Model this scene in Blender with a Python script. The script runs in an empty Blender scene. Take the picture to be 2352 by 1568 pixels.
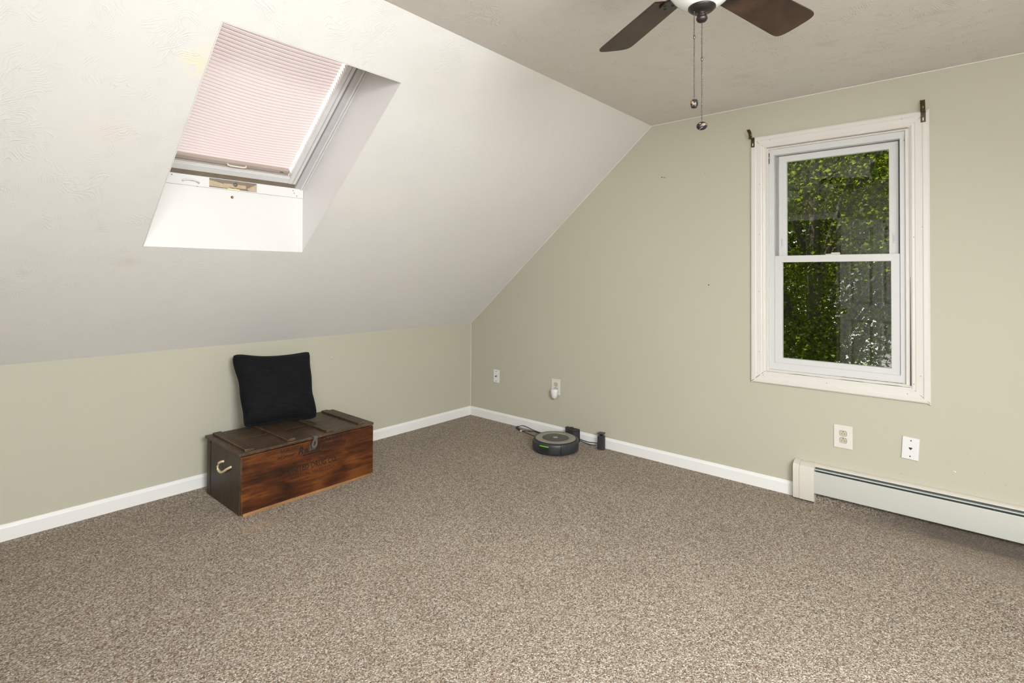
import bpy, bmesh, math, random
import numpy as np
from mathutils import Matrix, Vector

random.seed(4); rng = np.random.default_rng(4)
S = bpy.context.scene
COL = S.collection
PI = math.pi

# ------------------------------------------------------------------ camera
CH = 1.29
FPX, CY = 1216.65, 617.61                      # focal length and principal row in px of a 2352x1568 frame
yaw, pitch, roll = 0.7179, 0.01237, 0.0045
camX, camY = -3.4744, -3.5376
F = Vector((math.cos(yaw)*math.cos(pitch), math.sin(yaw)*math.cos(pitch), math.sin(pitch)))
R0 = Vector((math.sin(yaw), -math.cos(yaw), 0)); U0 = R0.cross(F)
Rr = R0*math.cos(roll)+U0*math.sin(roll); Ur = -R0*math.sin(roll)+U0*math.cos(roll)
cd = bpy.data.cameras.new('camera'); cam = bpy.data.objects.new('camera', cd); COL.objects.link(cam)
M = Matrix.Identity(4)
for i in range(3):
    M[i][0] = Rr[i]; M[i][1] = Ur[i]; M[i][2] = -F[i]
M[0][3], M[1][3], M[2][3] = camX, camY, CH
cam.matrix_world = M
cd.sensor_width = 36; cd.lens = FPX/2352*36; cd.shift_y = -(784-CY)/2352; cd.clip_start = 0.02; cd.clip_end = 300
S.camera = cam

# ------------------------------------------------------------------ room dimensions (m)
HK, H, D = 0.8463, 2.357, 1.8145               # knee wall height, ceiling height, run of the slope
SL = (H-HK)/D; CC = math.hypot(SL, 1)
YC = -2.96                                     # ridge line of the attic room
YF = 2*YC                                      # opposite knee wall
YD2 = 2*YC+D                                   # where the opposite slope meets the flat ceiling
XB = -4.0                                      # back wall (behind the camera)
WT = 0.14
def slope_matrix(mirror=False):
    s = -1 if mirror else 1
    m = Matrix.Identity(4)
    u, v, n = (1,0,0), (0,-s/CC,SL/CC), (0,s*SL/CC,1/CC)
    o = (0, YF if mirror else 0, HK)
    for i in range(3):
        m[i][0], m[i][1], m[i][2], m[i][3] = u[i], v[i], n[i], o[i]
    return m
SM, SM2 = slope_matrix(), slope_matrix(True)
# skylight well (u along the room, v up the slope, n out through the roof)
SU0, SU1, SV0, SV1, SN = -2.762, -2.005, 0.891, 2.056, 0.27
SVB = SV0+SN*SL                                 # sill of the well is plumb
# opposite skylight (unseen, assumed for its daylight)
OU0, OU1, OV0, OV1 = -3.75, -2.65, 0.80, 2.10

# ------------------------------------------------------------------ world, sun, large lights, exposure
w = bpy.data.worlds.new('World'); S.world = w; w.use_nodes = True
bg = w.node_tree.nodes['Background']; bg.inputs[0].default_value = (0.86, 0.93, 1.0, 1); bg.inputs[1].default_value = 0.9
sd = bpy.data.lights.new('sun', 'SUN'); sd.energy = 15.0; sd.angle = 0.01; sd.color = (1, .95, .86)
sun = bpy.data.objects.new('sun', sd); COL.objects.link(sun)
sun.rotation_euler = Vector((-0.25, 0.28, 0.93)).to_track_quat('Z', 'Y').to_euler()
def area(name, mat, sx, sy, power, col):
    l = bpy.data.lights.new(name, 'AREA'); l.shape = 'RECTANGLE'; l.size = sx; l.size_y = sy; l.energy = power; l.color = col
    o = bpy.data.objects.new(name, l); COL.objects.link(o); o.matrix_world = mat; return o
# daylight falling in through an unseen open skylight assumed in the opposite slope (behind the camera)
m2 = SM2 @ Matrix.Translation(((OU0+OU1)/2, (OV0+OV1)/2+.05, .24))
loc = m2.translation
nrm = -(SM2.to_3x3() @ Vector((0,0,1)))
q = nrm.to_track_quat('-Z', 'Y')
area('assumed_skylight_daylight', Matrix.Translation(loc) @ q.to_matrix().to_4x4(), 1.0, 1.1, 188, (.945, .98, 1.0))
# daylight through an unseen window assumed in the gable wall behind the camera
BY0, BY1, BZ0, BZ1 = -3.35, -4.55, .95, 2.10
mw_ = Matrix.Translation((XB-.06, (BY0+BY1)/2, (BZ0+BZ1)/2)) @ Vector((1,0,0)).to_track_quat('-Z','Y').to_matrix().to_4x4()
area('assumed_window_daylight', mw_, 1.15, 1.15, 62, (.945, .98, 1.0))
S.view_settings.view_transform = 'Standard'; S.view_settings.look = 'None'
S.view_settings.exposure = 0.09; S.view_settings.gamma = 1.0; S.view_settings.use_curve_mapping = False

# ------------------------------------------------------------------ helpers
class MB:
    """collects shapes in world space (through an optional matrix) and links them as one mesh object"""
    def __init__(s, M=None): s.v = []; s.f = []; s.M = M
    def add(s, vs, fs, M=None):
        o = len(s.v); m = M or s.M
        for p in vs:
            p = Vector(p); s.v.append(m @ p if m else p)
        s.f += [tuple(i+o for i in q) for q in fs]; return s
    def box(s, a, b, M=None):
        (x0,y0,z0),(x1,y1,z1) = a, b
        return s.add([(x0,y0,z0),(x1,y0,z0),(x1,y1,z0),(x0,y1,z0),(x0,y0,z1),(x1,y0,z1),(x1,y1,z1),(x0,y1,z1)],
                     [(0,3,2,1),(4,5,6,7),(0,1,5,4),(1,2,6,5),(2,3,7,6),(3,0,4,7)], M)
    def prism(s, poly, h0, h1, M=None):
        n = len(poly)
        vs = [(x,y,h0) for x,y in poly]+[(x,y,h1) for x,y in poly]
        return s.add(vs, [tuple(range(n))[::-1], tuple(range(n,2*n))]+[(i,(i+1)%n,(i+1)%n+n,i+n) for i in range(n)], M)
    def lathe(s, prof, c=(0,0,0), n=32, M=None, a0=0.0, a1=2*PI):
        full = abs(a1-a0-2*PI) < 1e-6; k = n if full else n+1
        vs = []; fs = []
        for i in range(k):
            a = a0+(a1-a0)*i/n
            for r,z in prof: vs.append((c[0]+r*math.cos(a), c[1]+r*math.sin(a), c[2]+z))
        L = len(prof)
        for i in range(n):
            j = (i+1) % k
            for t in range(L-1): fs.append((i*L+t, j*L+t, j*L+t+1, i*L+t+1))
        return s.add(vs, fs, M)
    def tube(s, path, r, n=8, caps=True, M=None):
        P = [Vector(p) for p in path]; rs = r if isinstance(r, (list,tuple)) else [r]*len(P)
        vs = []; fs = []; ref = Vector((0,0,1))
        for i,p in enumerate(P):
            t = (P[min(i+1,len(P)-1)]-P[max(i-1,0)]).normalized()
            rf = ref if abs(t.dot(ref)) < .95 else Vector((1,0,0))
            x = t.cross(rf).normalized(); y = x.cross(t)
            for k in range(n):
                a = 2*PI*k/n; vs.append(p+(x*math.cos(a)+y*math.sin(a))*rs[i])
        for i in range(len(P)-1):
            for k in range(n): fs.append((i*n+k, i*n+(k+1)%n, (i+1)*n+(k+1)%n, (i+1)*n+k))
        if caps: fs += [tuple(range(n))[::-1], tuple(range((len(P)-1)*n, len(P)*n))]
        return s.add(vs, fs, M)
    def ball(s, c, r, n=12, m=8, M=None):
        r = r if isinstance(r,(list,tuple)) else (r,r,r)
        prof = []
        vs = [(c[0],c[1],c[2]-r[2])]; fs = []
        for j in range(1,m):
            t = -PI/2+PI*j/m
            for i in range(n):
                a = 2*PI*i/n; vs.append((c[0]+r[0]*math.cos(t)*math.cos(a), c[1]+r[1]*math.cos(t)*math.sin(a), c[2]+r[2]*math.sin(t)))
        vs.append((c[0],c[1],c[2]+r[2])); last = len(vs)-1
        for i in range(n): fs.append((0, 1+(i+1)%n, 1+i)); fs.append((last, last-n+i, last-n+(i+1)%n))
        for j in range(m-2):
            for i in range(n): fs.append((1+j*n+i, 1+j*n+(i+1)%n, 1+(j+1)*n+(i+1)%n, 1+(j+1)*n+i))
        return s.add(vs, fs, M)
    def build(s, name, mat, parent=None, smooth=False, bevel=0, seg=2, recalc=True, sub=0, weld=False):
        lo = Vector([min(p[i] for p in s.v) for i in range(3)]); hi = Vector([max(p[i] for p in s.v) for i in range(3)])
        c = (lo+hi)/2
        me = bpy.data.meshes.new(name); me.from_pydata([p-c for p in s.v], [], s.f)
        if recalc or weld:
            bm = bmesh.new(); bm.from_mesh(me)
            if weld: bmesh.ops.remove_doubles(bm, verts=bm.verts, dist=1e-5)
            bmesh.ops.recalc_face_normals(bm, faces=bm.faces); bm.to_mesh(me); bm.free()
        if smooth: me.shade_smooth()
        me.materials.append(mat)
        o = bpy.data.objects.new(name, me); COL.objects.link(o)
        o.location = c
        adopt(o, parent, Matrix.Translation(c))
        if bevel:
            b = o.modifiers.new('bevel','BEVEL'); b.width = bevel; b.segments = seg; b.limit_method = 'ANGLE'; b.angle_limit = .6
            if not smooth: me.shade_smooth(); 
            b.harden_normals = True
        if sub:
            b = o.modifiers.new('subdivision','SUBSURF'); b.levels = sub; b.render_levels = sub
        return o
MW = {}
def adopt(o, parent, mw):
    MW[o.name] = mw
    if parent is not None:
        o.parent = parent; o.matrix_parent_inverse = MW[parent.name].inverted()
def thing(name, loc, label, cat, group=None):
    o = bpy.data.objects.new(name, None); COL.objects.link(o); o.location = loc; o.empty_display_size = .05
    MW[o.name] = Matrix.Translation(loc); return tag(o, label, cat, group)
def tag(o, label, cat=None, group=None):
    o['label'] = label
    if cat: o['category'] = cat
    if group: o['group'] = group
    return o
def struct(o, label=None):
    o['kind'] = 'structure'
    if label: o['label'] = label
    return o
def sroot(name, loc, label=None):
    o = bpy.data.objects.new(name, None); COL.objects.link(o); o.location = loc; o.empty_display_size = .05
    MW[o.name] = Matrix.Translation(loc); return struct(o, label)
def text(body, x0, x1, z, h, parent, mat, M, shear=0, bold=0, name='lettering', arc=None):
    """flat lettering; local x to the right, local y up, local z out of the face; fitted to x0..x1, cap height h"""
    cu = bpy.data.curves.new(name, 'FONT'); cu.body = body; cu.size = 1; cu.shear = shear; cu.offset = bold; cu.resolution_u = 2
    o = bpy.data.objects.new(name, cu); COL.objects.link(o)
    bpy.context.view_layer.update()
    me = o.evaluated_get(bpy.context.evaluated_depsgraph_get()).to_mesh()
    vs = [tuple(v.co) for v in me.vertices]; fs = [tuple(p.vertices) for p in me.polygons]
    o.to_mesh_clear(); bpy.data.objects.remove(o); bpy.data.curves.remove(cu)
    xs = [v[0] for v in vs]; k = (x1-x0)/(max(xs)-min(xs)); kh = h/0.69
    mb = MB(M); mb.add([(x0+(v[0]-min(xs))*k, z+v[1]*kh, 0) for v in vs], fs)
    return mb.build(name, mat, parent, recalc=False)

# ------------------------------------------------------------------ materials
class NT:
    def __init__(s, name):
        s.m = bpy.data.materials.new(name); s.m.use_nodes = True; s.t = s.m.node_tree; s.n = s.t.nodes; s.l = s.t.links
        s.b = s.n['Principled BSDF']; s.out = s.n['Material Output']
    def new(s, ty, **kw):
        n = s.n.new(ty)
        for k,v in kw.items():
            if k.startswith('_'):
                key = k[1:]; key = int(key) if key.isdigit() else key.replace('_',' ')
                sock = n.inputs[key]
                if isinstance(v, bpy.types.NodeSocket): s.l.new(v, sock)
                else: sock.default_value = v
            else: setattr(n, k, v)
        return n
    def pos(s): 
        return s.new('ShaderNodeNewGeometry').outputs['Position']
    def mapping(s, vec, scale=(1,1,1), rot=(0,0,0), loc=(0,0,0)):
        return s.new('ShaderNodeMapping', _Vector=vec, _Scale=scale, _Rotation=rot, _Location=loc).outputs[0]
    def noise(s, vec, scale, detail=3, rough=.5, dist=0, ty='FBM', out=0):
        n = s.new('ShaderNodeTexNoise', noise_type=ty, _Vector=vec, _Scale=scale, _Detail=detail, _Roughness=rough, _Distortion=dist)
        return n.outputs[out]
    def ramp(s, fac, stops, interp='LINEAR'):
        n = s.new('ShaderNodeValToRGB', _Fac=fac); cr = n.color_ramp; cr.interpolation = interp
        while len(cr.elements) < len(stops): cr.elements.new(.5)
        for e,(p,c) in zip(cr.elements, stops):
            e.position = p; e.color = (c,c,c,1) if isinstance(c,(int,float)) else (*c,1)
        return n.outputs[0]
    def mix(s, fac, a, b, mode='MIX'):
        n = s.new('ShaderNodeMix', data_type='RGBA', blend_type=mode)
        for k,v in ((0,fac),(6,a),(7,b)):
            sock = n.inputs[k]
            if isinstance(v, bpy.types.NodeSocket): s.l.new(v, sock)
            elif k == 0: sock.default_value = v
            elif isinstance(v,(int,float)): sock.default_value = (v,v,v,1)
            else: sock.default_value = (*v,1)
        return n.outputs[2]
    def math(s, op, a, b=0.0, c=None, clamp=False):
        n = s.new('ShaderNodeMath', operation=op, use_clamp=clamp)
        for i,v in enumerate((a,b) if c is None else (a,b,c)):
            if isinstance(v, bpy.types.NodeSocket): s.l.new(v, n.inputs[i])
            else: n.inputs[i].default_value = v
        return n.outputs[0]
    def bump(s, h, strength=.3, dist=.01, normal=None):
        n = s.new('ShaderNodeBump', _Height=h, _Strength=strength, _Distance=dist)
        if normal: s.l.new(normal, n.inputs['Normal'])
        return n.outputs[0]
    def blob(s, pos, c, r, soft=.6, warp=0.0, wscale=6):
        """1 inside an ellipsoid at c with radii r, ragged edge"""
        v = s.new('ShaderNodeVectorMath', operation='SUBTRACT', _0=pos); v.inputs[1].default_value = c
        v = s.new('ShaderNodeVectorMath', operation='DIVIDE', _0=v.outputs[0]); v.inputs[1].default_value = r
        d = s.new('ShaderNodeVectorMath', operation='LENGTH', _0=v.outputs[0]).outputs['Value']
        if warp: d = s.math('ADD', d, s.math('MULTIPLY', s.math('SUBTRACT', s.noise(pos, wscale, 4, .6), .5), warp))
        return s.new('ShaderNodeMapRange', interpolation_type='SMOOTHSTEP', _0=d, _1=1.0, _2=1.0-soft, _3=0.0, _4=1.0).outputs[0]
    def set(s, color=None, rough=None, metal=None, normal=None, spec=None, **kw):
        for key,v in (('Base Color',color),('Roughness',rough),('Metallic',metal),('Normal',normal),('Specular IOR Level',spec)):
            if v is None: continue
            if isinstance(v, bpy.types.NodeSocket): s.l.new(v, s.b.inputs[key])
            elif key == 'Base Color': s.b.inputs[key].default_value = (*v,1)
            else: s.b.inputs[key].default_value = v
        for k,v in kw.items(): s.b.inputs[k.replace('_',' ')].default_value = v
        return s.m
def plain(name, c, rough=.5, metal=0, var=.06, vs=20, bump=0, bs=200, spec=.5):
    t = NT(name); p = t.pos(); n = t.noise(p, vs, 4)
    col = t.mix(n, [x*(1-var) for x in c], [min(1,x*(1+var)) for x in c])
    nr = t.bump(t.noise(p, bs, 3), bump, .002) if bump else None
    return t.set(col, rough, metal, nr, spec)

MT = {}
def make_plaster(name, c, strength, stain=False, scale=1.0):
    t = NT(name); p = t.pos()
    h = t.math('MULTIPLY', t.noise(p, 110, 3, .6), .12)
    # overlapping trowel and brush strokes: thin ridges in fans, each layer with its own direction and patches
    for k,(ws,amp,sc,dist,ms,lo,ga) in enumerate(((2.8,.46,56,3.0,9.0,.46,.60),(3.6,.40,44,4.0,6.5,.48,.62))):
        off = t.mapping(p, (1,1,1), (.5*k,.9*k,1.3*k), (3.1*k,1.7*k,5.3*k))
        warp = t.noise(off, ws*scale, 2, .5, 0, out=1)
        pv = t.new('ShaderNodeVectorMath', operation='MULTIPLY_ADD', _0=warp, _1=(amp,amp,amp), _2=off).outputs[0]
        wave = t.new('ShaderNodeTexWave', wave_type='BANDS', bands_direction='DIAGONAL', _Vector=pv, _Scale=sc*scale, _Distortion=dist, _Detail=3, _Detail_Scale=1.2, _Detail_Roughness=.6).outputs[1]
        wave = t.math('POWER', wave, 8)
        mask = t.math('MULTIPLY', t.ramp(t.noise(off, ms*scale, 3, .6, .5), [(lo,0),(lo+.16,1)]), t.ramp(t.noise(off, 21, 2), [(.34,0),(.60,1)]))
        h = t.math('ADD', h, t.math('MULTIPLY', wave, t.math('MULTIPLY', mask, ga)))
    warp = t.noise(p, 2.2*scale, 2, .5, 0, out=1)
    pv = t.new('ShaderNodeVectorMath', operation='MULTIPLY_ADD', _0=warp, _1=(.55,.55,.55), _2=p).outputs[0]
    ridg = t.ramp(t.noise(pv, 9*scale, 5, .55, .8, ty='RIDGED_MULTIFRACTAL'), [(.62,0),(1.0,1)])
    h = t.math('ADD', h, t.math('MULTIPLY', ridg, t.math('MULTIPLY', t.ramp(t.noise(p, 7*scale, 2, .5, .3), [(.40,0),(.64,1)]), .8)))
    col = t.mix(t.noise(p, 1.3, 3), [x*.975 for x in c], [min(1,x*1.015) for x in c])
    if stain:
        col = t.mix(t.math('MULTIPLY', t.blob(p, (-2.79,-1.46,2.07), (.06,.09,.09), .9, 2.6, 26), .42), col, (.86,.78,.45))
        col = t.mix(t.math('MULTIPLY', t.blob(p, (-2.98,-1.16,1.8), (.12,.08,.10), .9, 1.0, 9), .18), col, (.85,.66,.52))
        col = t.mix(t.math('MULTIPLY', t.blob(p, (-2.80,-.60,1.35), (.09,.05,.06), .9, 1.0, 12), .28), col, (.60,.52,.40))
        col = t.mix(t.math('MULTIPLY', t.blob(p, (-1.75,-1.0,1.7), (.3,.2,.2), .9, 1.2, 4), .16), col, (.90,.78,.62))
    MT[name] = t.set(col, .62, 0, t.bump(h, strength, .005), .3)
make_plaster('plaster_slope', (.755,.738,.714), .36, True)
make_plaster('plaster_ceiling', (.735,.70,.665), .66)

def make_wall():
    t = NT('sage_wall_paint'); p = t.pos()
    col = t.mix(t.noise(p, 1.1, 3), (.455,.435,.345), (.49,.465,.37))
    col = t.mix(t.math('MULTIPLY', t.ramp(t.noise(p, 5, 5, .7), [(.6,0),(.75,1)]), .12), col, (.55,.54,.45))
    sc = t.ramp(t.noise(t.mapping(p,(1,1,1)), 38, 2, .5, 1.0), [(.71,0),(.74,1)])
    low = t.blob(p, (0,-3.5,.28), (.4,.75,.30), .7)
    col = t.mix(t.math('MULTIPLY', t.math('MULTIPLY', sc, low), .35), col, (.24,.21,.16))
    h = t.math('ADD', t.math('MULTIPLY', t.noise(p, 160, 3), .7), t.math('MULTIPLY', t.noise(t.mapping(p,(14,14,1.2)), 6, 3), .6))
    MT['wall'] = t.set(col, .55, 0, t.bump(h, .10, .002), .35)
make_wall()
def make_carpet():
    t = NT('speckled_carpet'); p = t.pos()
    wv = t.noise(p, 120, 2, .5, 0, out=1)
    pv = t.new('ShaderNodeVectorMath', operation='MULTIPLY_ADD', _0=wv, _1=(.006,.006,.006), _2=p).outputs[0]
    vor = t.new('ShaderNodeTexVoronoi', _Vector=pv, _Scale=245.0, _Randomness=1.0)
    rnd = t.new('ShaderNodeSeparateColor', _0=vor.outputs['Color']).outputs[0]
    col = t.ramp(rnd, [(0,(.075,.055,.042)),(.16,(.15,.115,.087)),(.38,(.27,.215,.165)),(.62,(.37,.31,.25)),(.84,(.50,.445,.385)),(1,(.66,.61,.55))])
    rnd2 = t.new('ShaderNodeSeparateColor', _0=vor.outputs['Color']).outputs[1]
    col = t.mix(t.ramp(rnd2, [(.86,0),(.9,.55)]), col, (.30,.16,.09))
    tone = t.noise(p, 1.6, 3, .55)
    col = t.mix(1.0, col, t.ramp(tone, [(.25,.84),(.75,.99)]), 'MULTIPLY')
    col = t.mix(1.0, col, (1.0,.985,.945), 'MULTIPLY')
    # soiling: a fade by the chest, grime in front of the heater
    col = t.mix(t.math('MULTIPLY', t.blob(p, (-2.27,-.76,0), (.17,.07,.2), .9, .9, 14), .35), col, (.42,.27,.14))
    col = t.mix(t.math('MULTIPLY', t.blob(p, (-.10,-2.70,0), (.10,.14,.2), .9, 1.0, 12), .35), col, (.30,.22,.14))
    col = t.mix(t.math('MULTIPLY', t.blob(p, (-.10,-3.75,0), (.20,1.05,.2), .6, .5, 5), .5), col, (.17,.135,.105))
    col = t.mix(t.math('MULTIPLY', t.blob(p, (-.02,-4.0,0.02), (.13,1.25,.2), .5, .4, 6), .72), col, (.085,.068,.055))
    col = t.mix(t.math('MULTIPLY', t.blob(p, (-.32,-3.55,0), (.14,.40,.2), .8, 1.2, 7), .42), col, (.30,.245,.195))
    h = t.math('SUBTRACT', t.math('MULTIPLY', t.noise(p, 260, 3, .6), .7), vor.outputs['Distance'])
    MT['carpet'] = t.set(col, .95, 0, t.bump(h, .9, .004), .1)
    t.b.inputs['Sheen Weight'].default_value = .17; t.b.inputs['Sheen Roughness'].default_value = .5; t.b.inputs['Sheen Tint'].default_value = (.75,.66,.56,1)
make_carpet()
def make_trim(name, c, dirt, dcol=(.42,.33,.22)):
    t = NT(name); p = t.pos()
    col = t.mix(t.noise(p, 3, 3), [x*.97 for x in c], c)
    g = t.ramp(t.noise(t.mapping(p,(1,1,1)), 26, 5, .75), [(.60,0),(.78,1)])
    col = t.mix(t.math('MULTIPLY', g, dirt), col, dcol)
    MT[name] = t.set(col, .38, 0, t.bump(t.noise(p, 60, 3), .06, .002), .45)
make_trim('trim_paint', (.80,.785,.765), .05)
make_trim('casing_paint', (.67,.64,.595), .20, (.62,.54,.42))
make_trim('vinyl', (.61,.605,.595), .03)
make_trim('heater_enamel', (.52,.525,.475), .30, (.42,.37,.27))
make_trim('heater_cap', (.63,.59,.52), .25, (.5,.42,.3))
make_trim('well_paint', (.735,.722,.705), .10, (.74,.68,.58))
MT['sky_white'] = plain('skylight_white_enamel', (.66,.655,.65), .4)
MT['sky_mauve'] = plain('skylight_jamb_grey', (.50,.47,.47), .5)
MT['sky_brown'] = plain('skylight_raw_sill', (.21,.165,.115), .6, var=.25, vs=30)
MT['sky_rawwood'] = plain('skylight_cut_wood', (.46,.37,.25), .7, var=.2, vs=40)
MT['rail_taupe'] = plain('blind_rail_taupe', (.38,.32,.28), .45)
MT['white_plastic'] = plain('white_plastic', (.72,.71,.70), .35, var=.02)
MT['ivory'] = plain('almond_plastic', (.68,.64,.58), .4, var=.03)
MT['receptacle'] = plain('aged_beige_receptacle', (.50,.46,.34), .45, var=.12, vs=60)
MT['dark'] = plain('dark_slot', (.02,.018,.016), .7)
MT['black_plastic'] = plain('black_plastic', (.018,.018,.019), .32)
MT['black_matte'] = plain('black_matte_plastic', (.022,.022,.023), .6)
MT['bumper'] = plain('robot_bumper_charcoal', (.03,.031,.034), .38)
MT['robot_grey'] = plain('robot_ring_grey', (.26,.25,.21), .42, var=.03)
MT['robot_dark'] = plain('robot_plate_dark', (.055,.055,.048), .35)
MT['robot_button'] = plain('robot_button_grey', (.33,.32,.28), .35)
MT['bronze'] = plain('oil_rubbed_bronze', (.030,.024,.021), .38, .5, spec=.6)
MT['brass'] = plain('antique_brass', (.105,.072,.038), .38, .75)
MT['steel'] = plain('steel', (.45,.44,.43), .35, .9)
MT['chain'] = plain('bead_chain_metal', (.13,.11,.10), .35, .9)
MT['iron'] = plain('aged_iron', (.10,.09,.08), .5, .7, var=.3, vs=60)
MT['hasp'] = plain('worn_hasp_metal', (.20,.185,.165), .45, .8, var=.3, vs=80)
MT['rope'] = plain('natural_rope', (.66,.54,.34), .9, var=.2, vs=120, bump=.5, bs=300)
MT['fin_dark'] = plain('heater_slot_dark', (.05,.06,.062), .5)
t = NT('worn_black_ink'); p = t.pos(); t.set((.012,.008,.006), .75)
t.l.new(t.ramp(t.noise(p, 150, 4, .7), [(.36,.25),(.58,.95)]), t.b.inputs['Alpha']); MT['ink'] = t.m
MT['text_grey'] = plain('pale_print', (.16,.16,.145), .5)
MT['rust'] = plain('rust_hole', (.16,.09,.045), .8, var=.4, vs=100)
MT['crease'] = plain('pleat_crease_shade', (.50,.42,.41), .9)  # shade of the blind's folds, put into a rib colour
MT['foam'] = plain('yellow_foam', (.80,.68,.25), .8)
MT['gold'] = plain('antique_brass_knob', (.45,.30,.08), .25, 1.0)
MT['bark'] = plain('bark', (.055,.043,.034), .9, var=.4, vs=8, bump=.8, bs=30)

def make_globe():
    t = NT('frosted_white_glass'); t.set((.80,.81,.79), .22, 0, None, .5); t.b.inputs['Subsurface Weight'].default_value = .25
    t.b.inputs['Subsurface Radius'].default_value = (.02,.02,.02); t.b.inputs['Coat Weight'].default_value = .3
    MT['globe'] = t.m
make_globe()
def make_glass(name, tint, f0):
    t = NT(name); t.n.remove(t.b)
    lw = t.new('ShaderNodeLayerWeight', _Blend=.5).outputs['Facing']
    fac = t.math('ADD', f0, t.math('MULTIPLY', t.math('POWER', lw, 5), 1-f0))
    tr = t.new('ShaderNodeBsdfTransparent', _Color=(*tint,1)); gl = t.new('ShaderNodeBsdfGlossy', _Roughness=0.0)
    mx = t.new('ShaderNodeMixShader', _0=fac); t.l.new(tr.outputs[0], mx.inputs[1]); t.l.new(gl.outputs[0], mx.inputs[2])
    t.l.new(mx.outputs[0], t.out.inputs[0]); MT[name] = t.m
make_glass('window_glass', (.95,.97,.95), .048)
make_glass('skylight_glass', (.93,.95,.94), .05)
def make_blind():
    t = NT('pink_pleated_fabric'); p = t.pos(); t.n.remove(t.b)
    n = t.noise(p, 260, 3, .7)
    c1 = t.mix(n, (.62,.57,.565), (.74,.69,.685))
    c2 = t.mix(n, (.74,.69,.70), (.88,.83,.84))
    a = t.new('ShaderNodeBsdfDiffuse', _Color=c1); b = t.new('ShaderNodeBsdfTranslucent', _Color=c2)
    mx = t.new('ShaderNodeMixShader', _0=.68); t.l.new(a.outputs[0], mx.inputs[1]); t.l.new(b.outputs[0], mx.inputs[2])
    t.l.new(mx.outputs[0], t.out.inputs[0]); MT['blind'] = t.m
make_blind()
def make_wood(name, c_dark, c_mid, c_light, stretch, rough, wear=.3, stains=.5, wearcol=(.42,.25,.11), edge=.8, blotch=4.5, wlim=.635):
    t = NT(name); p = t.pos()
    g = t.noise(t.mapping(p, stretch), 7, 6, .62, .35)
    g2 = t.noise(t.mapping(p, [x*.4 for x in stretch]), 5, 3, .5, .6)
    bl_ = t.noise(t.mapping(p, [1 if x < 3 else 1.7 for x in stretch]), blotch, 4, .55, .4)
    col = t.ramp(t.math('ADD', t.math('MULTIPLY', g, .38), t.math('MULTIPLY', bl_, .62)), [(.34,c_dark),(.50,c_mid),(.64,c_light)])
    col = t.mix(t.math('MULTIPLY', t.ramp(g2,[(.54,0),(.72,1)]), stains), col, [x*.28 for x in c_dark])
    sc = t.ramp(t.noise(t.mapping(p, [x*1.6 for x in stretch]), 16, 4, .7, .2), [(wlim,0),(wlim+.065,1)])
    col = t.mix(t.math('MULTIPLY', sc, wear), col, wearcol)
    if edge:
        bv = t.new('ShaderNodeBevel', samples=4, _Radius=.006).outputs[0]
        gn = t.new('ShaderNodeNewGeometry').outputs['Normal']
        dt = t.new('ShaderNodeVectorMath', operation='DOT_PRODUCT', _0=bv, _1=gn).outputs['Value']
        e = t.math('MULTIPLY', t.ramp(dt, [(.86,1),(.985,0)]), t.ramp(t.noise(p, 26, 4, .7), [(.40,0),(.58,1)]))
        col = t.mix(t.math('MULTIPLY', e, edge), col, wearcol)
    nr = t.bump(g, .25, .004)
    MT[name] = t.set(col, rough, 0, nr, .45)
make_wood('chest_front_wood', (.018,.0058,.0026), (.076,.020,.0050), (.155,.048,.010), (1.2,14,14), .33, .25, .6, (.36,.17,.06), .7, 5.5)
make_wood('chest_lid_wood', (.024,.014,.008), (.046,.027,.016), (.080,.047,.026), (1.6,16,16), .5, .6, .4, (.34,.20,.09), .6, 4.5, .575)
make_wood('chest_batten_wood', (.022,.013,.007), (.042,.024,.013), (.070,.040,.020), (16,1.6,16), .5, .6, .4, (.40,.235,.10), 1.0, 4.5, .61)
make_wood('chest_end_wood', (.020,.011,.005), (.038,.021,.010), (.060,.036,.016), (14,14,2.0), .5, .15, .5, (.2,.11,.05), .8)
make_wood('chest_base_wood', (.20,.09,.035), (.32,.16,.065), (.42,.23,.10), (1,10,10), .6, .3, .3, (.42,.25,.11), 0)
make_wood('blade_wood', (.028,.012,.007), (.052,.023,.013), (.080,.039,.022), (3,3,3), .42, .1, .25, (.11,.06,.04), 0)
def make_velour():
    t = NT('black_chenille'); p = t.pos()
    rib = t.noise(t.mapping(p,(30,30,260)), 1.0, 3, .6)
    n = t.noise(p, 9, 4, .6)
    col = t.mix(n, (.0038,.0039,.0046), (.0078,.0081,.0095)); col = t.mix(t.ramp(rib,[(.5,0),(.75,1)]), col, (.012,.013,.016))
    m = t.set(col, .9, 0, t.bump(rib, .6, .003), .15)
    t.b.inputs['Sheen Weight'].default_value = .06; t.b.inputs['Sheen Roughness'].default_value = .4; t.b.inputs['Sheen Tint'].default_value = (.25,.28,.36,1)
    MT['velour'] = m
make_velour()
def make_pull():
    t = NT('black_marbled_bead'); p = t.pos()
    g = t.ramp(t.noise(p, 75, 2, .5, 1.2), [(.60,0),(.66,1)])
    MT['pull'] = t.set(t.mix(g, (.012,.012,.014), (.30,.19,.11)), .3, 0, None, .4)
make_pull()
def make_emit(name, c, s):
    t = NT(name); t.set((c[0]*.3,c[1]*.3,c[2]*.3), .4); t.b.inputs['Emission Color'].default_value = (*c,1); t.b.inputs['Emission Strength'].default_value = s; MT[name] = t.m
make_emit('green_led', (.12,.55,.0), .8)
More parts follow.
